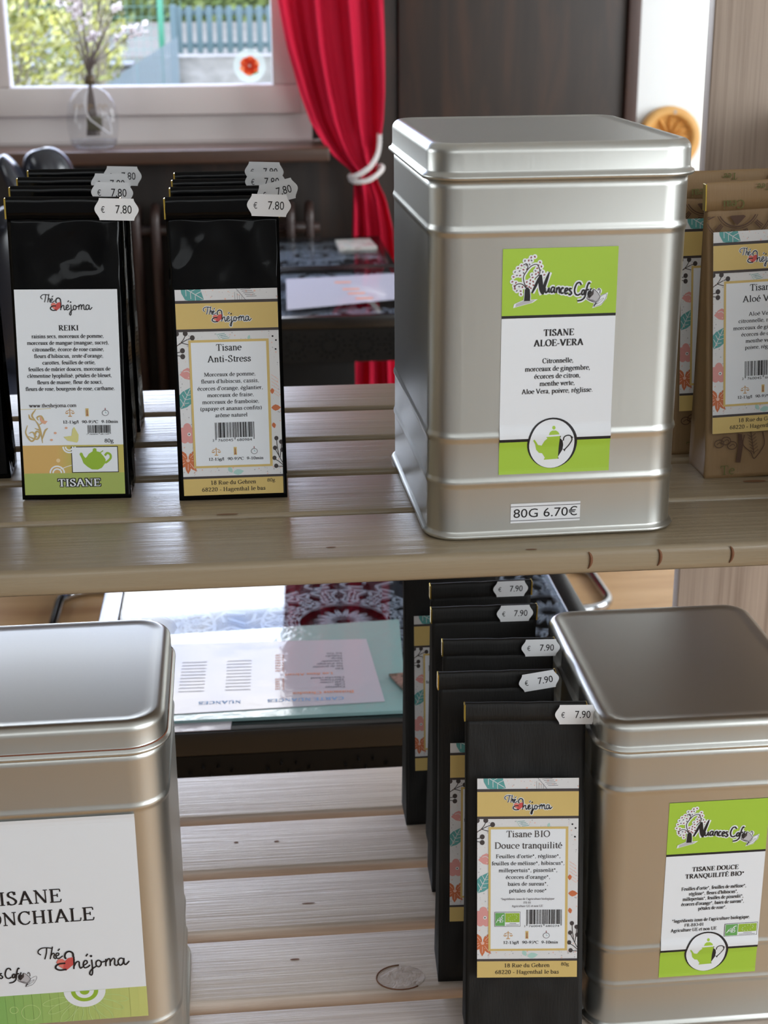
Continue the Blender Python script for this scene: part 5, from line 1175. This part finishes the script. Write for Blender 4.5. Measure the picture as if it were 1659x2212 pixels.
def rope():
    main = catmull([(.394, 4.165, -.035), (.398, 4.09, -.06), (.3975, 4.03, -.10), (.388, 3.985, -.145), (.365, 3.955, -.180), (.334, 3.948, -.203), (.306, 3.96, -.2165), (.298, 4.0, -.222), (.312, 4.06, -.222), (.37, 4.10, -.21), (.402, 4.055, -.195), (.402, 4.0, -.200), (.378, 3.955, -.215), (.345, 3.944, -.229), (.312, 3.955, -.232), (.299, 3.99, -.228)], 14)
    b = MB()
    for s in range(3):
        pts = []
        for i, p in enumerate(main):
            t = (main[min(i+1, len(main)-1)]-main[max(i-1, 0)]).normalized(); a = t.cross(Vector((.2, .3, 1))).normalized(); c = t.cross(a); an = i*.62+s*2*PI/3
            pts.append(p+(a*math.cos(an)+c*math.sin(an))*.0044)
        b.tube(pts, .0047, M_rope, 7)
    tag(b.build('tieback_rope'), 'white twisted rope tying back the red curtain', 'rope')
rope()
def ornament():
    t = empty('carved_disc', (1.395, 4.178, -.132), 0, 'round carved wooden disc with star petals hanging on the white wall', 'wall ornament')
    b = MB(); R = .105; prof = [(.0, .004), (.074, .004), (.076, .020), (.080, .024), (.098, .024), (.104, .019), (.105, .010), (.105, -.016), (0, -.016)]
    vs = []; n = 56
    for r_, y in prof:
        for k in range(n): vs.append((r_*math.cos(2*PI*k/n), -y, r_*math.sin(2*PI*k/n)))
    b.add(vs, [(i*n+k, i*n+(k+1) % n, (i+1)*n+(k+1) % n, (i+1)*n+k) for i in range(len(prof)-1) for k in range(n)], M_orn, True); b.build('disc', t)
    s = MB()
    for i in range(12):
        a = 2*PI*i/12; q = lambda r_, d, y: (r_*math.cos(a+d), y, r_*math.sin(a+d))
        s.add([q(.004, 0, -.0042), q(.046, .21, -.0042), q(.0745, 0, -.0042), q(.046, -.21, -.0042), q(.048, 0, -.026), q(.020, 0, -.020)], [(0, 1, 5), (5, 1, 4), (1, 2, 4), (4, 2, 3), (5, 4, 3), (0, 5, 3)], M_orn)
    s.build('carved_star', t)
    k = MB(); k.add([(.012+.006*math.cos(2*PI*i/10), -.0245, .088+.008*math.sin(2*PI*i/10)) for i in range(10)], [tuple(range(10))], M_knot); k.build('knot', t)
ornament()
def vase():
    t = empty('glass_bottle_vase', (-.513, 4.02, -.1215), 0, 'flat clear glass bottle holding pale dried flowers on the window sill', 'vase')
    b = MB(); prof = [(0, .0), (.052, .0), (.064, .006), (.072, .02), (.080, .06), (.081, .10), (.072, .14), (.052, .172), (.028, .188), (.0165, .196), (.0155, .206), (.0155, .246)]
    b.lathe(prof, M_bottle, 40, 1, .5); b.build('bottle', t)
    g = MB(); g.lathe([(0, .004), (.060, .004), (.070, .014), (.073, .030), (0, .031)], glass_mat('thick_base', (238, 238, 240), .02, 1.3), 36, 1, .46); g.build('glass_base', t)
    c = MB(); c.lathe([(.0162, .197), (.0175, .199), (.0175, .222), (.0162, .224)], mat('bronze_collar', (96, 84, 66), .4, .6), 28); c.build('collar', t)
    l = MB(); gl = mat('bottle_gold_ink', (170, 140, 96), .4, .3)
    for i, x in enumerate((-.045, -.03, .0, .028, .044)): l.tube([(x+.006*math.cos(a*.8), -.0385+abs(x)*.22, .128+.010*math.sin(a*.8)) for a in range(6)], .0011, gl, 5)
    l.build('printed_letters', t)
    w = MB(); w.tube(catmull([(.0, 0, .19), (-.02, -.004, .15), (-.012, -.012, .10), (.02, -.014, .07), (.052, -.01, .045), (.056, -.008, .06), (.05, -.006, .10)], 6), .0028, mat('white_cord', (220, 216, 216), .7), 8); w.build('cord', t)
    d = MB(); d.bbox((-.018, -.014, .055), (.03, .012, .10), mat('dried_moss', (92, 86, 70), .9), .008); d.build('moss', t)
    fl = empty('dried_flowers', (-.513, 4.02, -.1215), 0, 'pale lilac dried flowers on grey twigs in the glass bottle', 'flowers')
    r = random.Random(12); st = MB(); pe = MB(); tips = []
    for i in range(22):
        a = r.uniform(-1, 1); q = r.uniform(-1, 1); tx = a*.135+(.03 if a > .2 else -.02); L = r.uniform(.29, .50); p0 = (r.uniform(-.02, .02), r.uniform(-.008, .008), .04); p1 = (a*.006, q*.004, .235); p2 = (tx*.45, q*.03, .235+(L-.2)*.45); p3 = (tx, q*.07, .235+(L-.2))
        pts = catmull([p0, p1, p2, p3], 6); st.tube(pts, [.0022-.0014*k/len(pts) for k in range(len(pts))], M_twig, 5); tips.append((p2, p3, a))
        for k in range(3):
            e = (p3[0]+r.uniform(-.035, .035), p3[1]+r.uniform(-.02, .02), p3[2]-r.uniform(-.03, .06)); m = tuple(p2[j]+(p3[j]-p2[j])*r.uniform(.3, .8) for j in range(3)); st.tube([m, e], [.001, .0006], M_twig, 4); tips.append((m, e, a))
    for (m, e, a) in tips:
        if (a > .15 and r.random() < .85) or r.random() < .25: continue
        for k in range(r.choice([1, 2, 3])):
            c = Vector(e)+Vector((r.gauss(0, .012), r.gauss(0, .01), r.gauss(0, .014)))
            for h in range(5):
                n_ = Vector((r.gauss(0, 1), r.gauss(0, 1)-.5, r.gauss(0, 1))).normalized(); u = n_.orthogonal().normalized(); v = n_.cross(u); s = r.uniform(.012, .021)
                pe.add([c, c+u*s*.6+v*s*.5+n_*s*.2, c+u*s*1.3+n_*s*.35, c+u*s*.6-v*s*.5+n_*s*.2], [(0, 1, 2, 3)], M_petal)
    st.build('twigs', fl); o = pe.build('blossoms', fl)
vase()
def petal_nodes():
    N, L, B = nodes(M_petal); tr = N.new('ShaderNodeBsdfTranslucent'); tr.inputs[0].default_value = rgb((222, 214, 214)); mx = N.new('ShaderNodeMixShader'); mx.inputs[0].default_value = .5
    L.new(B.outputs[0], mx.inputs[1]); L.new(tr.outputs[0], mx.inputs[2]); L.new(mx.outputs[0], N['Material Output'].inputs[0])
petal_nodes()
def sticker():
    t = empty('window_sticker', (-.0115, 4.189, .118), 0, 'round frosted sticker with an orange poppy on the window pane', 'sticker')
    b = MB(); b.add([(.053*math.cos(2*PI*i/40), 0, .053*math.sin(2*PI*i/40)) for i in range(40)]+[(.053*math.cos(2*PI*i/40), .0008, .053*math.sin(2*PI*i/40)) for i in range(40)], [tuple(range(40)), tuple(range(79, 39, -1))]+[(i, 40+i, 40+(i+1) % 40, (i+1) % 40) for i in range(40)], glass_mat('frosted_film', (232, 240, 226)) if False else M_frostf); b.build('disc', t)
    f = MB()
    for i in range(6):
        a = i*2*PI/6+.4; m = M_poppy if i % 3 else M_poppy2; cx, cz = .015*math.cos(a), .015*math.sin(a)
        f.add([(cx+.0175*math.cos(2*PI*k/20)*(1+.10*math.sin(5*k+i)), -.0004-i*.00012, cz+.0165*math.sin(2*PI*k/20)*(1+.08*math.cos(3*k+i))) for k in range(20)], [tuple(range(20))], m)
    f.add([(.005*math.cos(2*PI*k/10), -.0013, .005*math.sin(2*PI*k/10)) for k in range(10)], [tuple(range(10))], M_peach)
    f.add([(.004, -.0012, -.030), (.024, -.0012, -.024), (.030, -.0012, -.016), (.014, -.0012, -.022)], [(0, 1, 2, 3)], M_leafg); f.add([(-.006, -.0012, -.026), (.004, -.0012, -.034), (.002, -.0012, -.038)], [(0, 1, 2)], M_leafg)
    f.build('poppy', t)
M_frostf = mat('frosted_film', (222, 230, 216), .7)
def frost_nodes():
    N, L, B = nodes(M_frostf); tr = N.new('ShaderNodeBsdfTranslucent'); tr.inputs[0].default_value = rgb((226, 234, 218)); tp = N.new('ShaderNodeBsdfTransparent'); a = N.new('ShaderNodeMixShader'); a.inputs[0].default_value = .4; c = N.new('ShaderNodeMixShader'); c.inputs[0].default_value = .62
    L.new(B.outputs[0], a.inputs[1]); L.new(tr.outputs[0], a.inputs[2]); L.new(a.outputs[0], c.inputs[1]); L.new(tp.outputs[0], c.inputs[2]); L.new(c.outputs[0], N['Material Output'].inputs[0])
frost_nodes()
def backlit(m, c):
    N, L, B = nodes(m); tr = N.new('ShaderNodeBsdfTranslucent'); tr.inputs[0].default_value = rgb(c); mx = N.new('ShaderNodeMixShader'); mx.inputs[0].default_value = .6
    L.new(B.outputs[0], mx.inputs[1]); L.new(tr.outputs[0], mx.inputs[2]); L.new(mx.outputs[0], N['Material Output'].inputs[0])
backlit(M_poppy, (222, 96, 50)); backlit(M_poppy2, (236, 140, 90)); backlit(M_leafg, (120, 180, 110))
sticker()
